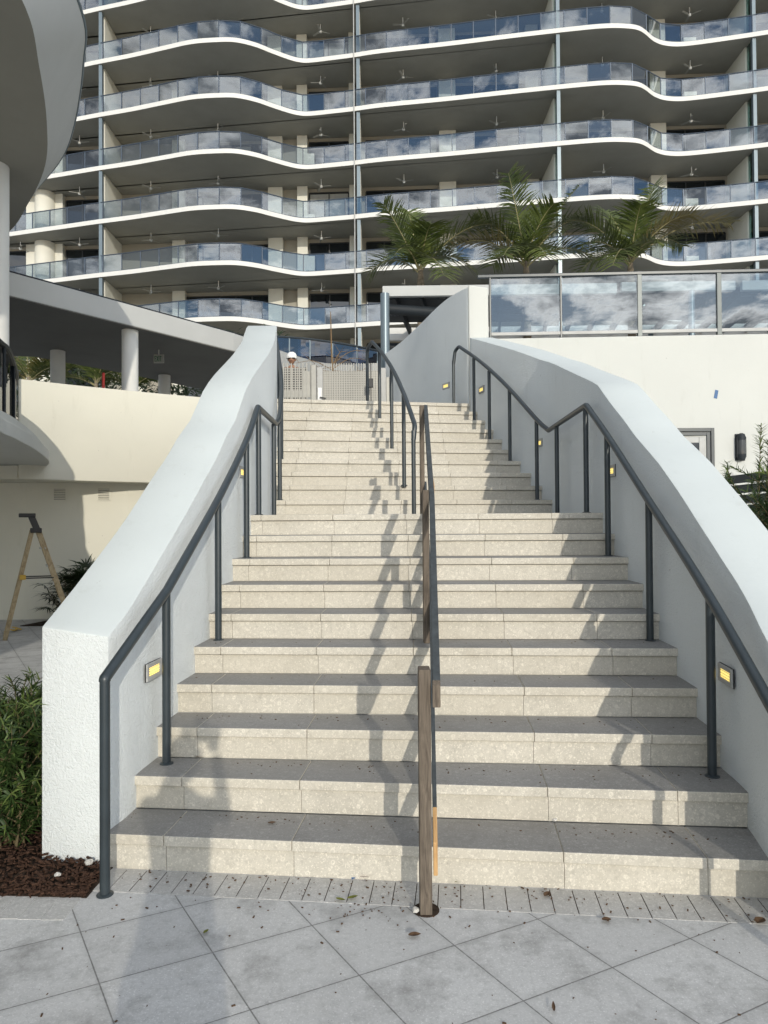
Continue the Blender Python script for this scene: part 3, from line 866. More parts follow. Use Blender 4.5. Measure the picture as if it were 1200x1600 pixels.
# mulch bed
tag(MB().prism([(-3.6, 3.26), (-1.32, 3.145), (-1.30, 3.60), (-1.6, 4.9), (-2.6, 5.1), (-3.6, 5.1)], -0.02, 0.005).build('mulch_bed', M['soil']), kind='structure')
mc = MB(); r = random.Random(5)
for i in range(6500):
    x = -1.33 - 1.9 * r.random() ** 1.2; y = 3.148 - .05 * (x + 1.33) + r.random() ** 1.3 * 1.5
    if x > -1.66 and y > 3.48: continue
    L, w = r.uniform(.005, .024) * r.uniform(.5, 1.1), r.uniform(.002, .006)
    az, el = r.uniform(0, 6.283), r.uniform(-.5, .5)
    d = Vector((math.cos(az) * math.cos(el), math.sin(az) * math.cos(el), math.sin(el)))
    s = d.cross(Vector((0, 0, 1))).normalized(); u = s.cross(d)
    mc.obox((x, y, .009 + r.random() * .030 * min(1, (y - 3.12) * 8)), d * L, s * w, u * r.uniform(.0015, .004))
tag(mc.build('mulch', M['mulch']), kind='stuff')

def pinnate(mb_leaf, mb_rib, base, tip, sag, L, nleaf, seed, m=0, plane=None):
    """a feather palm frond from base to tip, arching up by sag"""
    r = random.Random(seed)
    base, tip = Vector(base), Vector(tip)
    mid = (base + tip) / 2 + Vector((0, 0, sag))
    def pos(s): return base * (1 - s) ** 2 + mid * 2 * s * (1 - s) + tip * s * s
    P = [pos(i / 14) for i in range(15)]
    mb_rib.tube(P, [.022 * (1 - .85 * i / 14) for i in range(15)], 6)
    for i in range(nleaf):
        s = .10 + .90 * (i + r.random() * .6) / nleaf
        q = pos(min(1, s)); tg_ = (pos(min(1, s + .02)) - pos(s - .02)).normalized()
        side = tg_.cross(Vector((0, 0, 1)))
        if side.length < .2: side = tg_.cross(Vector((0, 1, 0)))
        side.normalize(); u = side.cross(tg_)
        l = L * (.45 + .55 * math.sin(math.pi * min(1, .12 + .86 * s))) * r.uniform(.85, 1.1)
        for sg in (-1, 1):
            d = side * sg * r.uniform(.8, .95) + tg_ * r.uniform(.45, .75) + u * r.uniform(.05, .35)
            blade(mb_leaf, q, d, u, l, .050, r.uniform(.08, .40), m, 3)
def palm(label, base_px, depth, zground, tips, seed, group, L=.90, grow=1.1):
    """tips: photo pixels and depth offsets of the frond ends"""
    r = random.Random(seed)
    crown = at(*base_px, depth)
    t = thing('palm_tree', label, 'palm tree', (crown.x, crown.y, zground), group)
    tk = MB().tube([(crown.x, crown.y, zground), (crown.x + .02, crown.y, (zground + crown.z) / 2), crown + Vector((0, 0, -.3)), crown + Vector((0, 0, .15))], [.16, .11, .10, .05], 12)
    tk.build('trunk', M['trunk'], t, smooth=True)
    for i, (x, y, dd, sag, kind) in enumerate(tips):
        lf, rb_ = MB(), MB()
        x, y = base_px[0] + (x - base_px[0]) * grow, base_px[1] + (y - base_px[1]) * (grow if y > base_px[1] else 1.0)
        e = at(x, y, depth + dd)
        d = e - crown
        pinnate(lf, rb_, crown + Vector((r.uniform(-.04, .04), r.uniform(-.04, .04), r.uniform(-.1, .1))), e, sag, L * (1 if d.length > 1.2 else .8), int(20 + d.length * 12), seed * 31 + i, 0)
        f = lf.build('frond', M['palmdry'] if kind else M['palm'], t)
        rb_.build('rib', M['palmstem'], f, smooth=True)
    return t
GP = 'palms on the terrace behind the balustrade'
palm('leftmost terrace palm, its tall frond leaning left over the pergola', (657, 425), 19.0, 4.3,
     [(604, 318, -.6, .25, 0), (585, 425, .3, .75, 0), (640, 330, .9, .35, 0), (705, 345, .4, .45, 0), (760, 350, -.4, .7, 0), (735, 425, -.4, .8, 0), (690, 430, -1.2, .8, 0), (620, 400, -1.1, .8, 0), (672, 350, -1.0, .4, 0), (610, 370, 1.1, .6, 0), (700, 380, 1.2, .5, 0), (655, 400, 1.4, .6, 0)], 3, GP)
palm('middle terrace palm with the tallest upright frond', (822, 415), 19.0, 4.3,
     [(797, 270, -.4, .15, 0), (898, 290, .3, .35, 0), (862, 318, -.8, .45, 0), (712, 390, -.4, .95, 1), (745, 345, -.3, .7, 0), (925, 408, -.5, .85, 0), (880, 360, .9, .6, 0), (790, 400, -1.3, .8, 0), (850, 400, -1.2, .8, 0), (775, 415, 1.0, .8, 0), (830, 330, 1.2, .4, 0), (905, 345, -.2, .75, 0)], 5, GP)
palm('rightmost terrace palm with browning fronds arching right', (985, 412), 19.0, 4.3,
     [(1018, 290, .4, .2, 0), (1128, 350, -.3, .85, 1), (1075, 335, -.7, .7, 1), (893, 345, -.3, .8, 0), (915, 385, -.7, .7, 0), (950, 330, .8, .5, 0), (1000, 320, -.9, .4, 0), (1040, 340, 1.0, .6, 0), (1035, 385, -1.0, .7, 0), (960, 415, -1.2, .8, 0), (1060, 385, .4, .8, 0), (990, 390, 1.3, .7, 0), (912, 425, .8, .8, 0)], 7, GP)

# ------------------------------------------------------------------ pergola on the terrace
pg = thing('pergola', 'slate steel pergola with pale fascia beam behind the glass balustrade', 'pergola', (6, 15, 4.3))
MB().bar((0.0, 15.8, 6.80), (5.2, 15.7, 6.80), .12, .23).build('fascia_beam', M['fascia'], pg, bevel=.006)
MB().bar((5.3, 15.7, 6.83), (7.8, 15.65, 6.83), .12, .21).build('fascia_beam', M['fascia'], pg, bevel=.006)
MB().bar((7.95, 15.65, 6.83), (14, 15.5, 6.83), .12, .21).build('fascia_beam', M['fascia'], pg, bevel=.006)
MB().bar((0.0, 19.2, 6.74), (14, 18.9, 6.74), .12, .34).build('back_beam', M['slabwhite'], pg, bevel=.006)
for i in range(23):
    x = .25 + i * .6
    MB().bar((x, 15.88, 6.77), (x + .5, 19.1, 6.77), .06, .2).build('rafter', M['darksteel'], pg)
lv = MB()
for i in range(8):
    yy = 16.1 + i * .33
    lv.bar((0.05, yy, 6.89 + .012 * (i % 2)), (14, yy - .05, 6.89 + .012 * (i % 2)), .30, .02)
lv.build('louvres', M['darksteel'], pg)
for i, (x, y) in enumerate(((.05, 15.62), (6.8, 15.55), (13.2, 15.4), (7.2, 19.0), (13.4, 18.9))):
    MB().tube([(x, y, 3.73 if x < .12 else 4.3), (x, y, 6.70)], .10 if i == 0 else .07, 20).build('column', M['steel'], pg, smooth=True)
for z_, yy in ((6.46, 15.95), (5.95, 17.4)):
    MB().tube([(.12, yy, z_), (1.9, yy + .3, z_ - .04)], .115, 14).build('cross_tube', M['darksteel'], pg, smooth=True)

# ------------------------------------------------------------------ gate, fence and what stands behind it
def holes(name, dark):
    t = NT(name)
    v = t.voronoi(20, t.vscale(t.pos(), (1, 0, 1)), 'F1', 0.0)
    c = t.mix(t.ramp(v['Distance'], [(0.33, 1.0), (0.38, 0.0)]), (0.34, 0.33, 0.30), dark)
    return t.fin(c, .5, .2)
M['perf'] = holes('perforated_sheet', (0.02, 0.02, 0.02))
M['perf2'] = holes('screened_sheet', (0.20, 0.195, 0.18))
GY = 15.05
GZ = 3.43
fnp = thing('metal_fence', 'grey bar fence with perforated panel left of the gate', 'fence', (-2.1, GY, GZ))
bx = MB()
for i in range(12):
    x = -2.44 + i * .082
    bx.box((x - .012, GY - .03, GZ + .05), (x + .012, GY - .008, GZ + 1.61))
bx.build('bars', M['gatemetal'], fnp)
for z0, z1 in ((.25, .62), (.70, .88), (1.03, 1.52)):
    MB().box((-2.55, GY, GZ + z0), (-1.61, GY + .012, GZ + z1)).build('panel', M['perf'], fnp)
for z0, z1 in ((.02, .25), (.62, .70), (.88, 1.03)):
    MB().box((-2.55, GY - .006, GZ + z0), (-1.55, GY + .03, GZ + z1)).build('rail', M['gatemetal'], fnp)
MB().box((-1.70, GY - .004, GZ + 1.03), (-1.555, GY + .02, GZ + 1.44)).build('end_plate', M['gatemetal'], fnp)
gt = thing('metal_gate', 'grey bar gate with white lock plate at the head of the stairs', 'gate', (-.8, GY, GZ))
MB().box((-1.54, GY - .06, GZ), (-1.415, GY + .05, GZ + 1.58)).build('gate_post', M['gatemetal'], gt, bevel=.02)
MB().box((-1.40, GY - .03, GZ + .04), (-1.285, GY + .03, GZ + 1.52)).build('stile', M['lampframe'], gt, bevel=.004)
MB().box((-.085, GY - .03, GZ + .04), (-.05, GY + .03, GZ + 1.52)).build('stile', M['lampframe'], gt, bevel=.004)
bx = MB()
for i in range(23):
    x = -1.25 + i * .0525
    bx.box((x - .008, GY - .03, GZ + .05), (x + .008, GY - .012, GZ + 1.60))
bx.build('bars', M['gatemetal'], gt)
MB().box((-1.28, GY - .002, GZ + .06), (-.09, GY + .01, GZ + 1.44)).build('panel', M['perf2'], gt)
lp_ = MB().box((-1.385, GY - .045, GZ + .74), (-1.305, GY - .0302, GZ + 1.08)).build('lock_plate', M['white'], gt, bevel=.003)
MB().bar((-1.345, GY - .075, GZ + .87), (-1.215, GY - .075, GZ + .845), .025, .025).build('handle', M['black'], lp_)
icp = thing('intercom_post', 'thin black intercom post right of the gate', 'intercom', (-.24, 14.7, GZ))
MB().bar((-.255, 14.7, GZ), (-.255, 14.7, GZ + 1.52), .022, .022).build('post', M['black'], icp)
MB().box((-.31, 14.66, GZ + 1.02), (-.205, 14.74, GZ + 1.20)).build('box', M['black'], icp, bevel=.005)
gp = thing('gate_panel', 'plain grey metal panel between intercom and wall', 'panel', (-.1, GY, GZ))
MB().box((-.045, GY - .02, GZ), (.06, GY + .02, GZ + 1.50)).build('leaf', M['lampframe'], gp, bevel=.004)
MB().box((.065, GY - .025, GZ), (.13, GY + .02, GZ + 1.30)).build('infill', M['gatemetal'], gp, bevel=.004)

# curved balustrade and its pale curb behind the gate
cbz = thing('curved_balustrade', 'curved dark blue glass balustrade on a pale curb behind the gate', 'balustrade', (-1.5, 19, GZ))
topc = [(415, 524, 21.0), (436, 526, 20.6), (470, 528.5, 20), (500, 532, 19.4), (540, 538, 18.7), (575, 545, 18.2), (605, 551, 17.9), (640, 557, 17.8)]
botc = [(415, 541, 21.0), (436, 548, 20.6), (470, 559, 20), (500, 567, 19.4), (540, 571, 18.7), (575, 569, 18.2), (605, 568, 17.9), (640, 567, 17.8)]
T_ = spline([at(*q) for q in topc], 4); B_ = spline([at(*q) for q in botc], 4)
m = MB(); tr = MB(); cb = MB()
for i in range(len(T_) - 1):
    o = Vector((0, .015, 0))
    m.hexa([B_[i], B_[i + 1], B_[i + 1] + o, B_[i] + o], [T_[i], T_[i + 1], T_[i + 1] + o, T_[i] + o])
    a, b = B_[i], B_[i + 1]
    w = Vector((.0, .22, 0)); f_ = Vector((0, -.08, 0))
    cb.hexa([Vector((a.x, a.y, GZ)) + f_, Vector((b.x, b.y, GZ)) + f_, Vector((b.x, b.y, GZ)) + w, Vector((a.x, a.y, GZ)) + w], [a + f_, b + f_, b + w, a + w])
m.build('glass', M['bglass'], cbz, smooth=True)
tr.tube(T_, .03, 8).build('top_rail', M['railmetal'], cbz, smooth=True)
cb.build('curb', M['fascia'], cbz, smooth=True)
for i in range(2, len(T_), 4):
    MB().bar(B_[i], T_[i] + Vector((0, 0, .0)), .035, .03, (0, 1, 0)).build('post', M['steel'], cbz)

# young bare tree
yt = thing('young_tree', 'young bare tree with thin brown stem behind the gate', 'tree', (-1.22, 17.0, 3.73))
b0, b1 = at(521, 612, 17.0), at(516.5, 487, 17.0); b0.z = 3.73
MB().tube([b0, b0 + (b1 - b0) * .35 + Vector((.02, 0, 0)), b0 + (b1 - b0) * .7, b1], [.034, .03, .02, .008], 8).build('trunk', M['bark'], yt, smooth=True)
br = MB(); r = random.Random(8)
for i in range(16):
    s = r.uniform(.25, .62); q = b0 + (b1 - b0) * s
    az = r.uniform(0, 6.283); L = r.uniform(.35, .95)
    if i < 5: az = [0.1, 3.3, 2.9, .4, -.3][i]; L = .9
    e = q + Vector((math.cos(az) * L, math.sin(az) * L, r.uniform(-.25, .55)))
    mm = (q + e) / 2 + Vector((0, 0, r.uniform(-.12, .16)))
    P = spline([q, mm, e], 4)
    br.tube(P, [.012 * (1 - .7 * j / (len(P) - 1)) for j in range(len(P))], 5)
    for j in range(3):
        q2 = P[r.randint(2, len(P) - 1)]
        br.tube([q2, q2 + Vector((r.uniform(-.25, .25), r.uniform(-.2, .2), r.uniform(-.1, .25)))], [.006, .002], 4)
br.build('branches', M['bark'], yt)

# ------------------------------------------------------------------ people
def skin_mesh(joints, edges, name, mat, parent, root=0, sub=2):
    me = bpy.data.meshes.new(name)
    me.from_pydata([j[0] for j in joints], edges, [])
    o = bpy.data.objects.new(name, me); C.objects.link(o)
    sm_ = o.modifiers.new('skin', 'SKIN')
    for i, j in enumerate(joints):
        sv = me.skin_vertices[0].data[i]
        sv.radius = (j[1], j[2] if len(j) > 2 else j[1]); sv.use_root = (i == root)
    ss = o.modifiers.new('sub', 'SUBSURF'); ss.levels = sub; ss.render_levels = sub
    dg = bpy.context.evaluated_depsgraph_get()
    em = bpy.data.meshes.new_from_object(o.evaluated_get(dg))
    bpy.data.objects.remove(o)
    em.name = name; em.materials.clear(); em.materials.append(mat)
    em.polygons.foreach_set('use_smooth', [True] * len(em.polygons))
    q = bpy.data.objects.new(name, em); C.objects.link(q)
    q.parent = parent
    return q
def figure(name, label, loc, rz, hands, mats, hard_hat=False):
    """standing figure 1.7 m tall, local y is the way it faces; hands: two hand targets"""
    t = thing(name, label, 'person', loc)
    t.rotation_euler = (0, 0, rz)
    J = [((0, 0, .93), .145, .105), ((0, .0, 1.12), .135, .10), ((0, 0, 1.30), .16, .105), ((0, -.01, 1.40), .10, .08), ((0, 0, 1.48), .052, .055)]
    Eg = [(0, 1), (1, 2), (2, 3), (3, 4)]
    for s in (-1, 1):
        i = len(J)
        h = hands[0 if s < 0 else 1]
        sh = Vector((s * .19, -.01, 1.38)); hd = Vector(h)
        el = (sh + hd) / 2 + Vector((s * .045, -.02, -.20 if hd.z > 1.2 else .0))
        J += [(tuple(sh), .058), (tuple(el), .042), (tuple(el + (hd - el) * .82), .031)]
        Eg += [(2, i), (i, i + 1), (i + 1, i + 2)]
        i = len(J)
        J += [((s * .095, 0, .86), .092), ((s * .11, .012, .48), .062), ((s * .12, -.01, .10), .042), ((s * .125, .10, .045), .038, .03)]
        Eg += [(0, i), (i, i + 1), (i + 1, i + 2), (i + 2, i + 3)]
    body = skin_mesh(J, Eg, 'body', mats['body'], t)
    # trousers and vest as separate skins a little wider
    JT = [((0, 0, .97), .158, .118)]; ET = []
    for s in (-1, 1):
        i = len(JT)
        JT += [((s * .095, 0, .86), .105), ((s * .11, .012, .48), .078), ((s * .12, -.01, .12), .066)]
        ET += [(0, i), (i, i + 1), (i + 1, i + 2)]
    skin_mesh(JT, ET, 'trousers', mats['legs'], t)
    skin_mesh([((0, 0, .98), .16, .118), ((0, 0, 1.14), .150, .115), ((0, 0, 1.30), .178, .12), ((0, -.01, 1.395), .125, .095)], [(0, 1), (1, 2), (2, 3)], 'vest', mats['vest'], t)
    # head
    hm = MB(); vs = []; fs = []; nu, nv = 20, 14
    for i in range(nv + 1):
        ph = math.pi * i / nv; zz_ = math.cos(ph); rr = math.sin(ph)
        for j in range(nu):
            a = 2 * math.pi * j / nu
            x, y, z_ = rr * math.cos(a) * .083, rr * math.sin(a) * .097, zz_ * .118
            if z_ < -.03: x *= .86; y = y * .9 + .008
            if y > .07 and abs(x) < .018 and -.035 < z_ < .02: y += .018
            if y > .06 and .005 < z_ < .04 and .018 < abs(x) < .05: y -= .01
            vs.append((x, y + .012, z_ + 1.59))
    for i in range(nv):
        for j in range(nu):
            fs.append((i * nu + j, i * nu + (j + 1) % nu, (i + 1) * nu + (j + 1) % nu, (i + 1) * nu + j))
    hm.add(vs, fs)
    for s in (-1, 1):
        hm.obox((s * .085, .0, 1.585), (.008, 0, 0), (0, .016, 0), (0, 0, .028))
    def local(mb, nm, mt, par):
        o = mb.build(nm, mt); o.parent = par
        o.data.polygons.foreach_set('use_smooth', [True] * len(o.data.polygons)); return o
    head = local(hm, 'head', mats['body'], t)
    ey = MB(); ey.box((-.076, .070, 1.588), (.076, .114, 1.622))
    local(ey, 'sunglasses', M['black'], head)
    mo = MB(); mo.box((-.024, .092, 1.532), (.024, .104, 1.540)); local(mo, 'mouth', M['cloth'], head)
    if hard_hat:
        hh = MB().lathe((0, .008, 1.615), [(.108, -.015), (.114, .02), (.108, .07), (.082, .115), (.04, .138), (.004, .142)], 24)
        hh.lathe((0, .022, 1.605), [(.10, -.004), (.120, 0), (.120, .008), (.10, .012)], 24)
        local(hh, 'helmet', M['white'], t)
    else:
        hr = MB().lathe((0, -.008, 1.60), [(.086, -.02), (.090, .03), (.085, .07), (.06, .108), (.025, .122), (.004, .124)], 20)
        local(hr, 'hair', M['black'], t)
    # hands
    for s in (-1, 1):
        h = Vector(hands[0 if s < 0 else 1])
        hj = [(tuple(h + Vector((0, -.02, -.05))), .026, .018), (tuple(h), .036, .018)]; he = [(0, 1)]
        for q in range(4):
            b = h + Vector(((q - 1.5) * .018, .0, .035)); i = len(hj)
            hj += [(tuple(b), .0095), (tuple(b + Vector((0, .008, .035 + .006 * (1 - abs(q - 1.5))))), .0085), (tuple(b + Vector((0, .03, .055))), .0075)]
            he += [(1, i), (i, i + 1), (i + 1, i + 2)]
        i = len(hj)
        hj += [(tuple(h + Vector((-s * .035, .012, .0))), .011), (tuple(h + Vector((-s * .05, .025, .03))), .0085)]
        he += [(1, i), (i, i + 1)]
        skin_mesh(hj, he, 'hand', mats['body'], t, 1, 1)
    return t
figure('person', 'person in white hard hat and yellow-green vest behind the bar fence', (-2.05, 15.9, 3.73), math.pi,
       ((-.30, .03, .86), (.30, .03, .86)), {'body': M['skin'], 'legs': M['cloth'], 'vest': M['hivis']}, True)
# the photographer, whose shadow falls up the first steps
figure('person', 'person in grey shirt holding up a phone behind the viewpoint', (0.0, -0.45, 0), 0.0,
       ((-.075, .38, 1.58), (.075, .38, 1.58)), {'body': M['skin'], 'legs': M['cloth'], 'vest': M['shirt']})
tag(MB().box((-.038, -.052, 1.575), (.038, -.044, 1.72)).build('phone', M['black'], bevel=.003), 'black phone held upright by the photographer', 'phone')

# ------------------------------------------------------------------ left building
# far canopy on round columns
pv = thing('pavilion', 'low pavilion with sloping-edged pale roof slab on round white columns', 'pavilion', (-7, 18, 2.9))
edge = [(-10.5, 10.6), (-9.0, 12.2), (-7.4, 13.8), (-5.6, 16.2), (-3.9, 18.5), (-3.45, 19.3), (-3.6, 20.2)]
back = [(-5.6, 24.4), (-7.6, 21.2), (-9.3, 18.9), (-13, 18.2)]
MB().prism(edge + back + [(-16, 14)], 6.15, 6.62).build('roof', [M['fascia']], pv, bevel=.01, seg=1)
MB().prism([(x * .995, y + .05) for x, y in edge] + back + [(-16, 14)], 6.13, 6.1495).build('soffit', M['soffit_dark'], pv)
MB().tube([Vector((p[0] - .03, p[1] + .02, 6.64)) for p in edge], .02, 6).build('roof_trim', M['darksteel'], pv)
for (x, y), r_ in (((-5.87, 16.4), .185), ((-8.42, 18.3), .18), ((-6.62, 21.4), .175)):
    MB().tube([(x, y, 2.9), (x, y, 6.14)], r_, 28).build('column', M['slabwhite'], pv, smooth=True)
# exit sign under it
sp = at(248, 560.5, 18.2)
es = thing('exit_sign', 'small green-lettered exit sign under the pavilion soffit', 'sign', sp)
MB().box(sp + Vector((-.13, 0, -.11)), sp + Vector((.13, .03, .11))).build('panel', M['gatemetal'], es)
MB().bar(sp + Vector((0, .015, .11)), sp + Vector((0, .015, .42)), .02, .02).build('hanger', M['lampframe'], es)
lt = MB(); q = sp + Vector((-.105, -.004, -.07))
def stroke(x0, z0, x1, z1): lt.box(q + Vector((min(x0, x1), 0, min(z0, z1))), q + Vector((max(x0, x1), .0035, max(z0, z1))))
stroke(0, 0, .012, .14); stroke(.012, 0, .04, .016); stroke(.012, .062, .034, .078); stroke(.012, .124, .04, .14)
for a, b in (((.052, 0), (.092, .14)), ((.092, 0), (.052, .14))):
    lt.bar(q + Vector((a[0], .002, a[1])), q + Vector((b[0], .002, b[1])), .012, .0035, (0, 1, 0))
stroke(.108, 0, .120, .14); stroke(.132, .124, .178, .14); stroke(.149, 0, .161, .124)
lt.build('lettering', M['green'], es)

# curved parapet and the recessed wall below
pp = thing('parapet_wall', 'curving cream parapet wall overhanging the left courtyard', 'parapet', (-4.5, 12, 2.4))
pc = spline([(-5.80, 11.25, 0), (-5.2, 11.75, 0), (-4.3, 12.4, 0), (-3.35, 13.0, 0), (-2.25, 13.5, 0)], 6)
vs, fs = [], []
for p in pc:
    o_ = Vector((-.12, .22, 0))
    vs += [(p.x, p.y, 2.37), (p.x, p.y, 3.97), (p.x + o_.x, p.y + o_.y, 3.97), (p.x + o_.x, p.y + o_.y, 2.37)]
for i in range(len(pc) - 1):
    o, q_ = 4 * i, 4 * i + 4
    fs += [(o, o + 1, q_ + 1, q_), (o + 1, o + 2, q_ + 2, q_ + 1), (o + 2, o + 3, q_ + 3, q_ + 2), (o + 3, o, q_, q_ + 3)]
fs += [(0, 3, 2, 1), (len(vs) - 4, len(vs) - 3, len(vs) - 2, len(vs) - 1)]
MB().add(vs, fs).build('wall', M['cream'], pp, smooth=True, bevel=.02, seg=2, angle=50)
MB().prism([(-9.5, 11.45), (-5.83, 11.275)] + [(p.x - .05, p.y + .06) for p in pc[1:]] + [(-2.25, 14.6), (-9.5, 14.6)], 2.375, 2.59).build('soffit', M['cream'], pp)
rcw = thing('courtyard_wall', 'shaded cream courtyard wall with two small vents behind the ladder', 'wall', (-6, 12.4, 0))
rc = [(-10, 12.15), (-6.2, 12.32), (-4.6, 12.75), (-2.2, 13.8), (-2.2, 14.2), (-10, 14.2)]
MB().prism(rc, -.05, 2.42).build('wall', M['cream'], rcw)
for x, yy, tl in ((100, 12.62, .27), (172, 12.93, .27)):
    p = at(x, 773, yy)
    p.y = lerp([(-6.2, 12.32), (-4.6, 12.75), (-2.2, 13.8)], p.x)
    d = Vector((1, tl if p.x < -4.6 else .42, 0)).normalized(); n_ = Vector((d.y, -d.x, 0))
    vt = MB()
    for s in (-1, 1):
        vt.obox(p + d * s * .105 + n_ * .01, d * .012, n_ * .012, (0, 0, .105)); vt.obox(p + Vector((0, 0, s * .105)) + n_ * .0105, d * .117, n_ * .012, (0, 0, .012))
    for j in range(6):
        vt.obox(p + Vector((0, 0, -.075 + j * .03)) + n_ * .012, d * .094, n_ * .006 + Vector((0, 0, .004)), Vector((0, 0, .008)))
    vo = vt.build('vent', M['cream'], rcw)
    MB().obox(p + n_ * .002, d * .1, n_ * .003, (0, 0, .1)).build('duct', M['soil'], vo)

# near curved balcony on the far left
bc = thing('curved_balcony', 'curved white balcony slab with dark glass guard at the left edge', 'balcony', (-6, 9, 2.6))
oc = spline([(-2.6, -3, 0), (-2.55, 0, 0), (-2.65, 2.5, 0), (-2.95, 4.4, 0), (-3.45, 6.0, 0), (-3.93, 7.26, 0), (-4.06, 7.75, 0), (-4.2, 8.24, 0), (-4.40, 8.9, 0), (-4.68, 9.72, 0), (-5.1, 10.8, 0), (-5.6, 11.7, 0), (-6.2, 12.3, 0)], 5)
MB().prism([(p.x, p.y) for p in oc] + [(-11, 12.3), (-11, -3)], 2.60, 2.755).build('slab', M['stucco_smooth'], bc, bevel=.006, seg=1)
MB().prism([(p.x - .06 - .02 * max(0, p.y - 8), p.y + .02) for p in oc] + [(-11, 12.25), (-11, -2.9)], 2.756, 2.86).build('curb', M['stucco_smooth'], bc)
gcv = spline([(-3.45, 5.0, 0), (-3.75, 6.3, 0), (-4.08, 7.5, 0), (-4.17, 7.85, 0), (-4.36, 8.3, 0), (-4.54, 8.7, 0), (-4.80, 9.25, 0), (-5.35, 10.2, 0), (-6.1, 11.1, 0)], 5)
gm = MB()
for a, b in zip(gcv[:-1], gcv[1:]):
    o_ = Vector((-.012, .006, 0))
    gm.hexa([a + Vector((0, 0, 2.86)), b + Vector((0, 0, 2.86)), b + o_ + Vector((0, 0, 2.86)), a + o_ + Vector((0, 0, 2.86))], [a + Vector((0, 0, 3.58)), b + Vector((0, 0, 3.58)), b + o_ + Vector((0, 0, 3.58)), a + o_ + Vector((0, 0, 3.58))])
gm.build('glass', M['kglass'], bc, smooth=True)
MB().tube([p + Vector((0, 0, 3.6)) for p in gcv], .03, 8).build('top_rail', M['darksteel'], bc, smooth=True)
for i in (12, 24):
    MB().bar(gcv[i] + Vector((0, 0, 2.86)), gcv[i] + Vector((0, 0, 3.6)), .03, .03).build('post', M['darksteel'], bc)
MB().tube([(-5.80, 10.5, 2.76), (-5.80, 10.5, 7.0)], .22, 24).build('column', M['slabwhite'], bc, smooth=True)
MB().box((-10.5, 11.2, 2.87), (-6.4, 11.4, 6.0)).build('glazed_front', M['pane'], bc)

# big curved roof over it
rf = thing('curved_roof', 'huge curved grey roof edge hanging over the top left corner', 'roof', (-8, 8, 7))
TB = [(-4.6, -4.0), (-3.9, -2.0), (-3.5, 1.0), (-3.42, 4.0), (-3.5, 6.3), (-3.70, 8.6), (-4.12, 9.7), (-4.90, 11.2), (-5.62, 12.3), (-6.78, 13.6), (-8.1, 15.0), (-10, 16)]
BB = [(-4.75, -4.0), (-4.05, -2.0), (-3.65, 1.0), (-3.55, 4.0), (-3.56, 6.0), (-3.68, 7.27), (-3.98, 8.17), (-4.44, 9.33), (-5.02, 10.5), (-5.9, 11.75), (-7.05, 13.1), (-9.2, 14.6)]
TS = spline([(p[0], p[1], 8.0) for p in TB], 6); BS = spline([(p[0], p[1], 7.0) for p in BB], 6)
vs = [tuple(p) for p in TS] + [tuple(p) for p in BS]; n = len(TS)
fs = [(i, i + 1, n + i + 1, n + i) for i in range(n - 1)]
MB().add(vs + [(p.x - .3, p.y, 7.95) for p in TS], fs + [(i, i + 1, 2 * n + i + 1, 2 * n + i) for i in range(n - 1)]).build('fascia', M['fascia'], rf, smooth=True)
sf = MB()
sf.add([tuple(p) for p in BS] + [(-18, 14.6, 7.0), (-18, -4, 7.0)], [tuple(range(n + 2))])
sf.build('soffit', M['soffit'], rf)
MB().add([(p.x - .3, p.y, 7.95) for p in TS] + [(-18, 16, 7.95), (-18, -4, 7.95)], [tuple(range(n + 2))]).build('roof_deck', M['fascia'], rf)
MB().tube([Vector((p.x, p.y, 8.02)) for p in TS], .025, 6).build('trim', M['steel'], rf)

# ladder
ld = thing('step_ladder', 'fibreglass step ladder with black top cap by the courtyard wall', 'ladder', (-5.0, 10.3, 0))
u_ = Vector((.93, .37, 0)).normalized(); v_ = Vector((-.46, .89, 0)).normalized()
A0 = Vector((-5.40, 10.10, 0)); F0 = A0 + u_ * .93
ap = A0 + u_ * .40 + Vector((0, 0, 1.56)); tp = A0 + u_ * .335 + Vector((0, 0, 1.78))
for k in (0, 1):
    o_ = v_ * .42 * k
    o2 = o_
    MB().bar(F0 + o_, ap + u_ * .03 + o2 * .85 + v_ * .03 * (1 - k), .075, .03, v_).build('front_rail', M['fibre'], ld, bevel=.004)
    MB().bar(A0 + o_, ap - u_ * .05 + o2 * .85 + v_ * .03 * (1 - k), .06, .03, v_).build('rear_rail', M['fibre'], ld, bevel=.004)
    MB().bar(ap + u_ * .02 + o_ * .85, tp + o_ * .85, .085, .04, v_).build('top_rail', M['black'], ld, bevel=.004)
    MB().bar(A0 + (ap - A0) * .56 + o_ * .9, F0 + (ap - F0) * .56 + o_ * .9, .018, .01, v_).build('spreader', M['black'], ld)
for i in range(1, 6):
    s = i / 6
    p = F0 + (ap - F0) * s
    MB().obox(p + v_ * .2, u_ * .04, v_ * .19, Vector((0, 0, .012))).build('step', M['lampframe'], ld)
MB().obox(tp - u_ * .05 + v_ * .18 + Vector((0, 0, .0)), u_ * .11, v_ * .22, Vector((0, 0, .028))).build('top_cap', M['black'], ld, bevel=.01)
MB().obox(ap + v_ * .18, u_ * .075, v_ * .2, Vector((0, 0, .035))).build('hinge', M['black'], ld, bevel=.01)
MB().obox(A0 + (ap - A0) * .57 - v_ * .01, u_ * .04, v_ * .03, Vector((0, 0, .035))).build('clip', M['yellow'], ld, bevel=.008)
yr = MB().tube(spline([at(8, 985, 10.75), at(14, 980, 10.95), at(22, 983, 10.9), at(27, 979, 11.1), at(20, 976, 11.2), at(32, 981, 11.0)], 5), .025, 8)
for v in yr.v: v.z = max(v.z, .02) * .3 + .012
tag(yr.build('yellow_strap', M['yellow'], smooth=True), 'coil of yellow strap on the floor by the ladder foot', 'strap')
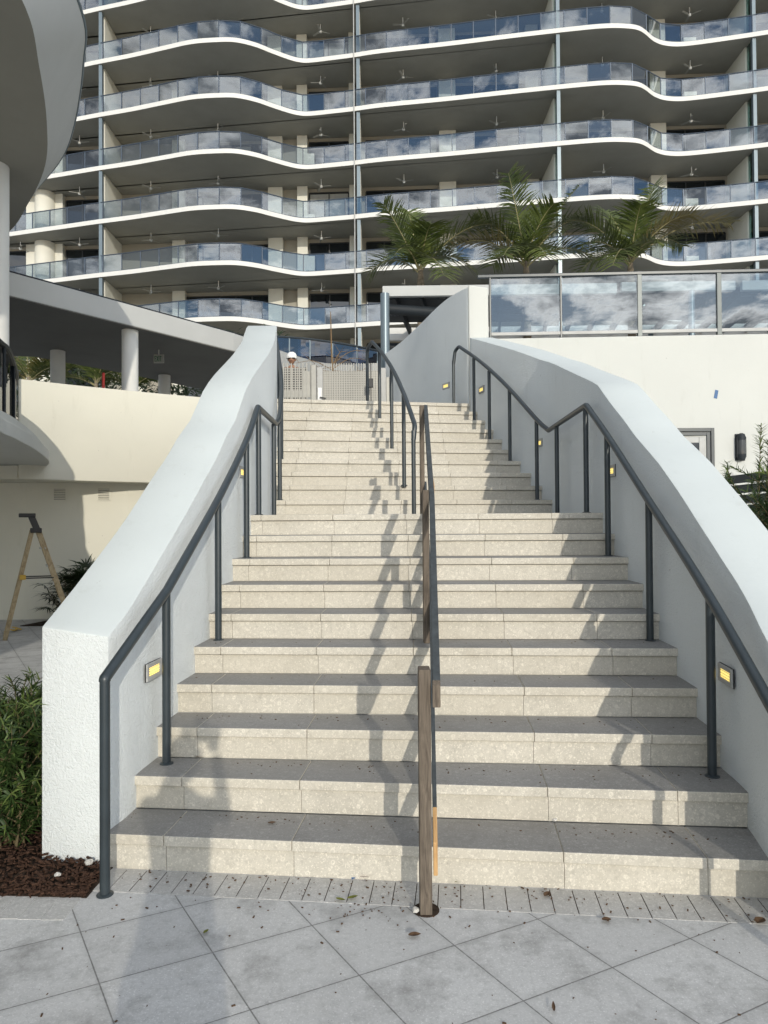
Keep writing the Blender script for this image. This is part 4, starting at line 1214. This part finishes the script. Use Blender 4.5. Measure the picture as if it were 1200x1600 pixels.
# fan-leaved bush behind the ladder
def fan_bush(label, base, height, spread, nleaf, seed):
    r = random.Random(seed)
    t = thing('fan_palm_bush', label, 'bush', base)
    fol, stm = MB(), MB(); b = Vector(base)
    for i in range(nleaf):
        az = r.uniform(0, 6.283); rr = spread * r.random() ** .6; hh = height * r.uniform(.3, 1.0) * (1 - .35 * rr / spread)
        p = b + Vector((math.cos(az) * rr, math.sin(az) * rr, hh))
        stm.tube([b + Vector((math.cos(az) * rr * .4, math.sin(az) * rr * .4, 0)), p], [.008, .004], 5)
        ax = (p - b).normalized() + Vector((math.cos(az), math.sin(az), 0)) * .5 + Vector((0, -.4, 0))
        ax.normalize(); s = ax.cross(Vector((0, 0, 1))).normalized(); u = s.cross(ax)
        for j in range(11):
            a = (j - 5) * .33
            blade(fol, p, ax * math.cos(a) + s * math.sin(a) + u * r.uniform(-.1, .25), u, r.uniform(.22, .34), .034, r.uniform(.15, .5), 0, 3)
    fol.build('foliage', M['hedge'], t); stm.build('stem', M['stem'], t)
fan_bush('dark fan-leaved bush against the courtyard wall behind the ladder', (-5.05, 12.0, 0), 1.05, .62, 110, 31)
tag(MB().prism([(-5.9, 11.5), (-4.2, 11.5), (-3.9, 12.6), (-5.7, 12.3)], -.02, .012).build('planting_soil', M['soil']), kind='structure')

# greenery beyond the pavilion
GB = 'palms beyond the pavilion'
for i, (x, y, dp, lab) in enumerate(((45, 600, 27, 'browning palm beyond the pavilion, left of its second column'), (150, 605, 27, 'green palm beyond the pavilion, between its second and front columns'),
                                     (205, 612, 30, 'dark palm beyond the pavilion, right of its front column'), (100, 590, 33, 'tall palm farthest back beyond the pavilion'))):
    r = random.Random(50 + i)
    tips = [(x + 62 * math.cos(a) * r.uniform(.7, 1.2), y - 14 - 36 * math.sin(a) * r.uniform(.5, 1.2), r.uniform(-1.2, 1.2), r.uniform(.3, .8), 1 if (i == 0 and k % 3 == 0) else 0) for k, a in enumerate([j * .33 for j in range(11)])]
    palm(lab, (x, y - 5), dp, 2.9, tips, 60 + i, GB, .75)
hd = MB(); r = random.Random(9)
for i in range(11000):
    p = Vector((r.uniform(-22, -4.5), r.uniform(31, 36), 2.9 + 7.4 * r.random()))
    d = Vector((r.uniform(-1, 1), r.uniform(-1, .3), r.uniform(-.4, .8)))
    blade(hd, p, d, Vector((0, -.6, .8)), r.uniform(.3, .6), .14, .3, 0, 2)
tag(hd.build('hedge', M['hedge']), 'dark dense hedge far behind the pavilion columns', 'hedge', kind='stuff')
p = at(161, 592, 15.6)
tag(MB().tube([p + Vector((0, 0, -.5)), p + Vector((.01, 0, .13))], [.035, .03], 10).build('red_pole', M['red'], smooth=True), 'short red pole end showing above the cream parapet', 'pole')

# ------------------------------------------------------------------ the apartment tower
EDGE = [(-34, 46.8), (-29, 45.5), (-23.58, 44.08), (-21.62, 43.53), (-19.50, 42.95), (-17.16, 42.28), (-14.84, 41.68), (-12.6, 41.0), (-10.92, 40.52), (-9.37, 40.36), (-8.33, 40.40), (-7.3, 40.8), (-6.45, 41.36), (-5.58, 41.9), (-4.96, 42.18), (-4.28, 42.24), (-2.72, 41.98), (-1.55, 41.76),
        (.13, 41.4), (3.85, 40.83), (7.45, 40.2), (10.95, 39.63), (12.68, 39.42), (13.9, 39.46), (14.55, 39.62), (15.05, 39.95), (15.45, 40.3), (15.85, 40.6), (16.45, 40.88), (17.28, 41.0), (18.34, 40.87), (20.36, 40.43), (21.98, 40.04), (26, 39.0), (30, 38.2)]
ES = spline([(p[0], p[1], 0) for p in EDGE], 5)
def fac(x): return 44.75 - .052 * (x + 10)
tower = thing('apartment_tower', 'tall apartment tower with wavy white balcony slabs and glass railings', 'apartment building', (0, 44, 3.4))
FL = [13.20 + 3.222 * i for i in range(8)]
TH = .26
XL, XR = -34, 30
for i, z in enumerate(FL):
    poly = [(p.x, p.y) for p in ES] + [(XR, fac(XR) + .6), (XL, fac(XL) + .6)]
    sl = MB(); n = len(poly)
    vs = [(p[0], p[1], z) for p in poly] + [(p[0], p[1], z + TH) for p in poly]
    ne = len(ES)
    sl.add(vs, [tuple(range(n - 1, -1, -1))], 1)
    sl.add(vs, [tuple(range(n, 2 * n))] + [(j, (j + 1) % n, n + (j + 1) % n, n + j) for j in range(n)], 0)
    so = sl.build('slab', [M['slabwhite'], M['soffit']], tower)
# facade behind the balconies
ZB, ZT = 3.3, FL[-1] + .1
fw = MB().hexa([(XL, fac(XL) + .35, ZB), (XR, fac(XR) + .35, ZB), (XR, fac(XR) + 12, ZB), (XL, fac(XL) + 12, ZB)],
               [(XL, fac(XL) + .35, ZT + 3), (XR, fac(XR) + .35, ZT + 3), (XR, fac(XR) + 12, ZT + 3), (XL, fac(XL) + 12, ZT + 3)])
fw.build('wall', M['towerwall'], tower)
def facbox(x0, x1, z0, z1, d0, d1):
    return MB().hexa([(x0, fac(x0) + d0, z0), (x1, fac(x1) + d0, z0), (x1, fac(x1) + d1, z0), (x0, fac(x0) + d1, z0)],
                     [(x0, fac(x0) + d0, z1), (x1, fac(x1) + d0, z1), (x1, fac(x1) + d1, z1), (x0, fac(x0) + d1, z1)])
for x0, x1 in ((-22.9, -20.5), (-13.36, -12.55), (-7.2, -6.28), (-5.35, -4.7), (-2.05, -1.7), (3.6, 4.63), (9.0, 9.75), (16.55, 17.5)):
    facbox(x0, x1, ZB, ZT + 2.5, -.08, .36).build('column', M['towercream'], tower)
MB().tube([(-21.6, fac(-21.6) - .15, ZB), (-21.6, fac(-21.6) - .15, ZT)], .62, 24).build('column', M['towercream'], tower, smooth=True)
WIN = [(-27, -23.0), (-20.4, -17.2), (-12.5, -7.25), (-4.6, -2.1), (-1.0, 3.5), (4.7, 8.9), (10.4, 16.5), (17.6, 21.1), (21.9, 28)]
for i, z in enumerate(FL[:-1] + [FL[0] - 4.2]):
    z0 = z + TH
    z1 = (FL[i + 1] if i < len(FL) - 1 else FL[0]) - .28
    for x0, x1 in WIN:
        f = MB(); npn = max(2, int((x1 - x0) / 1.05))
        f.hexa([(x0, fac(x0) + .22, z1 - .07), (x1, fac(x1) + .22, z1 - .07), (x1, fac(x1) + .34, z1 - .07), (x0, fac(x0) + .34, z1 - .07)],
               [(x0, fac(x0) + .22, z1), (x1, fac(x1) + .22, z1), (x1, fac(x1) + .34, z1), (x0, fac(x0) + .34, z1)])
        for k in range(npn + 1):
            x = x0 + (x1 - x0) * k / npn
            f.box((x - .035, fac(x) + .22, z0), (x + .035, fac(x) + .34, z1 - .07))
        fo = f.build('window', M['frame'], tower)
        facbox(x0, x1, z0, z1 - .07, .26, .33).build('pane', M['pane'], fo)
        q = rng.random()
        if q < .34:        # a drawn blind or curtain behind one or two leaves
            k0 = rng.randint(0, npn - 1); k1 = min(npn, k0 + rng.randint(1, 2))
            xa, xb = x0 + (x1 - x0) * k0 / npn + .05, x0 + (x1 - x0) * k1 / npn - .05
            facbox(xa, xb, z0 + (.05 if q < .2 else 1.2), z1 - .12, .248, .257).build('blind', M['blind'], fo)
    for xp in (-15.9, -5.0, 1.2, 18.6):
        if rng.random() < .75:
            bxp = facbox(xp, xp + .75, z0, z0 + rng.uniform(1.0, 1.9), -.12 if xp > -10 else -.3, .21)
            cbp = bxp.build('service_cabinet', M['towercream'], tower)
            MB().box((xp + .2, fac(xp) - (.14 if xp > -10 else .32), z0 + .55), (xp + .55, fac(xp) - (.125 if xp > -10 else .305), z0 + .85)).build('grille', M['lampframe'], cbp)
# party walls with their steel posts and teal screens
for px_ in (-16.9, -1.38, 10.05, 21.42):
    ye = min((abs(p.x - px_), p.y) for p in ES)[1]
    sg_ = .95 if px_ > 0 else .56
    for i, z in enumerate([FL[0] - 4.2] + FL[:-1]):
        z0, z1 = z + TH, (FL[i] if i == 0 else FL[i]) - .002
        if i == 0: z1 = FL[0] - .002
        MB().hexa([(px_ - .11, ye + sg_, z0), (px_ + .11, ye + sg_, z0), (px_ + .11, fac(px_) + .36, z0), (px_ - .11, fac(px_) + .36, z0)],
                  [(px_ - .11, ye + sg_, z1), (px_ + .11, ye + sg_, z1), (px_ + .11, fac(px_) + .36, z1), (px_ - .11, fac(px_) + .36, z1)]).build('party_wall', M['towercream'], tower)
        MB().box((px_ - .02, ye + .36, z0), (px_ + .02, ye + sg_ - .01, z1)).build('screen', M['tealglass'], tower)
        MB().box((px_ - .1, ye + .14, z0), (px_ + .1, ye + .35, z1)).build('post', M['steel'], tower)
# drain pipe down the front
MB().tube([(-1.62, 41.70, 3.4), (-1.62, 41.70, FL[-1])], .03, 8).build('drain_pipe', M['lampframe'], tower)
# railings: flat panes that follow the wavy edge
acc = [0.0]
for a, b in zip(ES[:-1], ES[1:]): acc.append(acc[-1] + (b - a).length)
def arc(s):
    for j in range(len(acc) - 1):
        if acc[j] <= s <= acc[j + 1]:
            return ES[j] + (ES[j + 1] - ES[j]) * ((s - acc[j]) / (acc[j + 1] - acc[j]))
    return ES[-1]
NP = 52
nodes = []
for k in range(NP + 1):
    s = acc[-1] * k / NP
    p = arc(s); d = (arc(min(acc[-1], s + .3)) - arc(max(0, s - .3))).normalized()
    nodes.append(p + Vector((-d.y, d.x, 0)) * .10)
rg = random.Random(77)
for z in FL[:-1]:
    zb, zt = z + TH, z + TH + 1.03
    pm, gm = MB(), MB()
    pm.tube([p + Vector((0, 0, zt + .02)) for p in nodes], .032, 6); tm = pm
    for a, b in zip(nodes[:-1], nodes[1:]):
        d = (b - a).normalized(); n_ = Vector((-d.y, d.x, 0))
        yawj, tlt = rg.uniform(-.020, .020), rg.uniform(-.014, .014)
        a2, b2 = a + d * .03, b - d * .03
        j0, j1 = n_ * yawj * .55, n_ * (-yawj) * .55
        up0 = n_ * tlt * .5
        o_ = n_ * .012
        gm.hexa([a2 + j0 - up0 + Vector((0, 0, zb + .05)), b2 + j1 - up0 + Vector((0, 0, zb + .05)), b2 + j1 - up0 + o_ + Vector((0, 0, zb + .05)), a2 + j0 - up0 + o_ + Vector((0, 0, zb + .05))],
                [a2 + j0 + up0 + Vector((0, 0, zt)), b2 + j1 + up0 + Vector((0, 0, zt)), b2 + j1 + up0 + o_ + Vector((0, 0, zt)), a2 + j0 + up0 + o_ + Vector((0, 0, zt))])
        tm.bar(a + Vector((0, 0, zb + .035)), b + Vector((0, 0, zb + .035)), .04, .04)
    for p in nodes:
        pm.box((p.x - .024, p.y - .03, zb), (p.x + .024, p.y + .03, zt))
    rl = pm.build('railing', M['tealrail'], tower)
    gm.build('glass', M['tglass'], rl)

# ceiling fans hanging under the balcony slabs
fan0 = None
ORD = ['lowest', 'second', 'third', 'fourth', 'fifth', 'sixth', 'seventh']
BAY = [(-23.0, 'beside the huge roof'), (-19.0, 'left of the left party wall'), (-14.3, 'right of the left party wall'), (-10.0, 'over the left balcony bulge'), (-3.75, 'left of the central drain pipe'),
       (1.35, 'right of the central drain pipe'), (6.95, 'in the middle right bay'), (13.2, 'over the right balcony bulge'), (18.6, 'left of the far right party wall')]
rf_ = random.Random(6)
def make_fan(loc, label):
    t = thing('ceiling_fan', label, 'ceiling fan', loc, 'ceiling fans under the tower balconies')
    L0 = Vector(loc)
    MB().tube([L0, L0 + Vector((0, 0, -.38))], .022, 8).build('rod', M['white'], t)
    MB().lathe(L0 + Vector((0, 0, -.54)), [(.06, 0), (.09, .04), (.09, .12), (.05, .17)], 14).build('motor', M['fascia'], t, smooth=True)
    for k in range(3):
        a = k * 2.094 + .3
        d = Vector((math.cos(a), math.sin(a), 0)); s = Vector((-d.y, d.x, .18))
        MB().obox(L0 + Vector((0, 0, -.45)) + d * .34, d * .28, s * .05, Vector((0, 0, .008))).build('blade', M['gatemetal'], t)
    return t
for i, z in enumerate(FL[1:7]):
    for x, bay in BAY:
        if x < -20 and i > 1: continue
        ye = min((abs(p.x - x), p.y) for p in ES)[1]
        loc = (x, ye + (fac(x) - ye) * .60, z)
        lab = f'white ceiling fan on the {ORD[i]} balcony level up, {bay}'
        if fan0 is None: fan0 = make_fan(loc, lab)
        else: copy_thing(fan0, loc, lab, rf_.uniform(0, 2.09))

# ------------------------------------------------------------------ litter
def dead_leaf(name, label, x, y, z, L, w, az, mat, cat='leaf', curl=.3):
    m = MB(); vs = []; fs = []
    d = Vector((math.cos(az), math.sin(az), 0)); s = Vector((-d.y, d.x, 0)); n = 6
    for i in range(n + 1):
        t_ = i / n; ww = w * math.sin(math.pi * (.08 + .9 * t_)) ** .8
        c_ = Vector((x, y, z + .003 + curl * L * (t_ - .5) ** 2)) + d * L * (t_ - .5)
        vs += [c_ - s * ww / 2 + Vector((0, 0, .25 * ww)), c_, c_ + s * ww / 2 + Vector((0, 0, .25 * ww))]
    for i in range(n):
        for j in range(2): fs.append((3 * i + j, 3 * i + j + 1, 3 * i + 4 + j, 3 * i + 3 + j))
    m.add(vs, fs)
    return tag(m.build(name, mat, smooth=True), label, cat)
M['leafbrown'] = plain('dead_leaf_brown', (.10, .06, .035), .8, 0, .2, .3, 60)
M['leafred'] = plain('dead_leaf_red', (.20, .06, .03), .8, 0, .2, .3, 60)
M['leafolive'] = plain('dead_leaf_olive', (.13, .14, .03), .7, 0, .2, .3, 60)
def gnd(px, py, z=0):
    d = at(px, py, 1.0) - Vector((0, 0, EYE)); s = (z - EYE) / d.z
    return Vector((0, 0, EYE)) + d * s
def glf(px, py, L, w, az, mat, label, z=0.006, cat='leaf', name='fallen_leaf'):
    q = gnd(px, py, z); return dead_leaf(name, label, q.x, q.y, z, L, w, az, mat, cat)
glf(572, 1371, .055, .035, .3, M['leafred'], 'reddish dead leaf against the first riser')
glf(551, 1404, .05, .022, .5, M['leafolive'], 'olive green leaf on the paving before the first step')
glf(532, 1407, .045, .018, -.4, M['leafolive'], 'smaller olive leaf left of the olive green leaf')
glf(322, 1457, .03, .016, 1.2, M['leafolive'], 'single green leaf alone on the left paving tiles')
glf(648, 1463, .05, .03, .2, M['leafbrown'], 'brown curled leaf below the timber post')
glf(855, 1399, .05, .028, .9, M['leafbrown'], 'brown leaf on the border pavers right of the post')
glf(948, 1439, .04, .028, .1, M['leafbrown'], 'dark brown leaf on the right paving')
glf(1188, 1441, .06, .04, .7, M['leafbrown'], 'dead leaf at the right frame edge on the paving')
glf(865, 1575, .05, .012, 1.4, M['leafbrown'], 'thin dark twig-like leaf at the bottom of the picture')
glf(716, 1379, .03, .012, .1, M['leafolive'], 'tiny olive leaf at the riser foot right of the post')
glf(325, 1263, .085, .022, .02, M['cloth'], 'black strip of debris on the first tread', H + .002, 'debris', 'debris_strip')
glf(425, 1287, .04, .02, .2, M['leafbrown'], 'brown leaf lying on the first tread', H + .002)
glf(312, 1184, .07, .006, -.35, M['leafbrown'], 'thin brown leaf stalk on the second tread', 2 * H + .002)
q = gnd(556, 1369, .006)
tag(MB().obox((q.x, q.y, .011), (.022, .006, .003), (-.004, .014, .004), (0, 0, .002)).build('blue_scrap', M['blue']), 'scrap of blue tape against the first riser', 'scrap')
def pebble(label, p, r_, mat, group=None):
    m = MB(); rr = random.Random(int(p.x * 1e4)); vs = []
    n = 8; prof = [(.3, 0), (.9, .25), (1, .6), (.6, .95), (.1, 1.05)]
    m.lathe(p, [(a * r_, b * r_ * 1.1) for a, b in prof], n)
    for v in m.v: v += Vector((rr.uniform(-.2, .2), rr.uniform(-.2, .2), rr.uniform(-.12, .12))) * r_
    return tag(m.build('pebble', mat, smooth=False), label, 'pebble', group)
M['peb'] = plain('pale_stone', (.55, .53, .49), .8)
pebble('pale pebble in the soil hole left of the post foot', gnd(650, 1425, .004), .016, M['peb'])
pebble('white stone chip on the first tread beside the joint', gnd(867, 1283, H), .013, M['peb'])
pebble('large pale stone in the mulch by the wall end', gnd(139, 1352, .03), .022, M['peb'])
pebble('smaller pale stone in the mulch left of the large one', gnd(90, 1369, .03), .015, M['peb'])
gr = MB(); r = random.Random(15)
for i in range(330):
    u = r.random()
    if u < .6:
        x = r.uniform(-1.25, 1.9); y = on(l0, x) - abs(r.gauss(0, .12)) - .004; z = .007 if y > on(l0, x) - .2 else .001
        if abs(x - .1) < .5: pass
    elif u < .8:
        x = r.gauss(-.05, .25); y = 3.02 + r.gauss(0, .07); z = .004
    else:
        x = r.uniform(-1.6, 1.6); y = r.uniform(2.0, 3.0); z = .001
    a = r.uniform(0, 6.28); s = r.uniform(.0006, .0032)
    d = Vector((math.cos(a), math.sin(a), 0)); q = Vector((-d.y, d.x, 0))
    gr.obox((x, y, z + s * .4), d * s * r.uniform(1, 2.6), q * s, Vector((0, 0, s * .5)))
for i in range(260):
    k = r.choice([0, 0, 0, 1, 1, 1, 2, 2, 3, 4])
    ln = LINES[k]; x = r.uniform(ln[0] + .02, ln[2] - .05); y = on(ln, x) + .27 - abs(r.gauss(0, .07)) - .005
    a = r.uniform(0, 6.28); s = r.uniform(.0008, .0032)
    d = Vector((math.cos(a), math.sin(a), 0)); q = Vector((-d.y, d.x, 0))
    gr.obox((x, y, (k + 1) * H + s * .4), d * s * r.uniform(1, 2.4), q * s, Vector((0, 0, s * .5)))
tag(gr.build('grit', M['leafbrown']), kind='stuff')
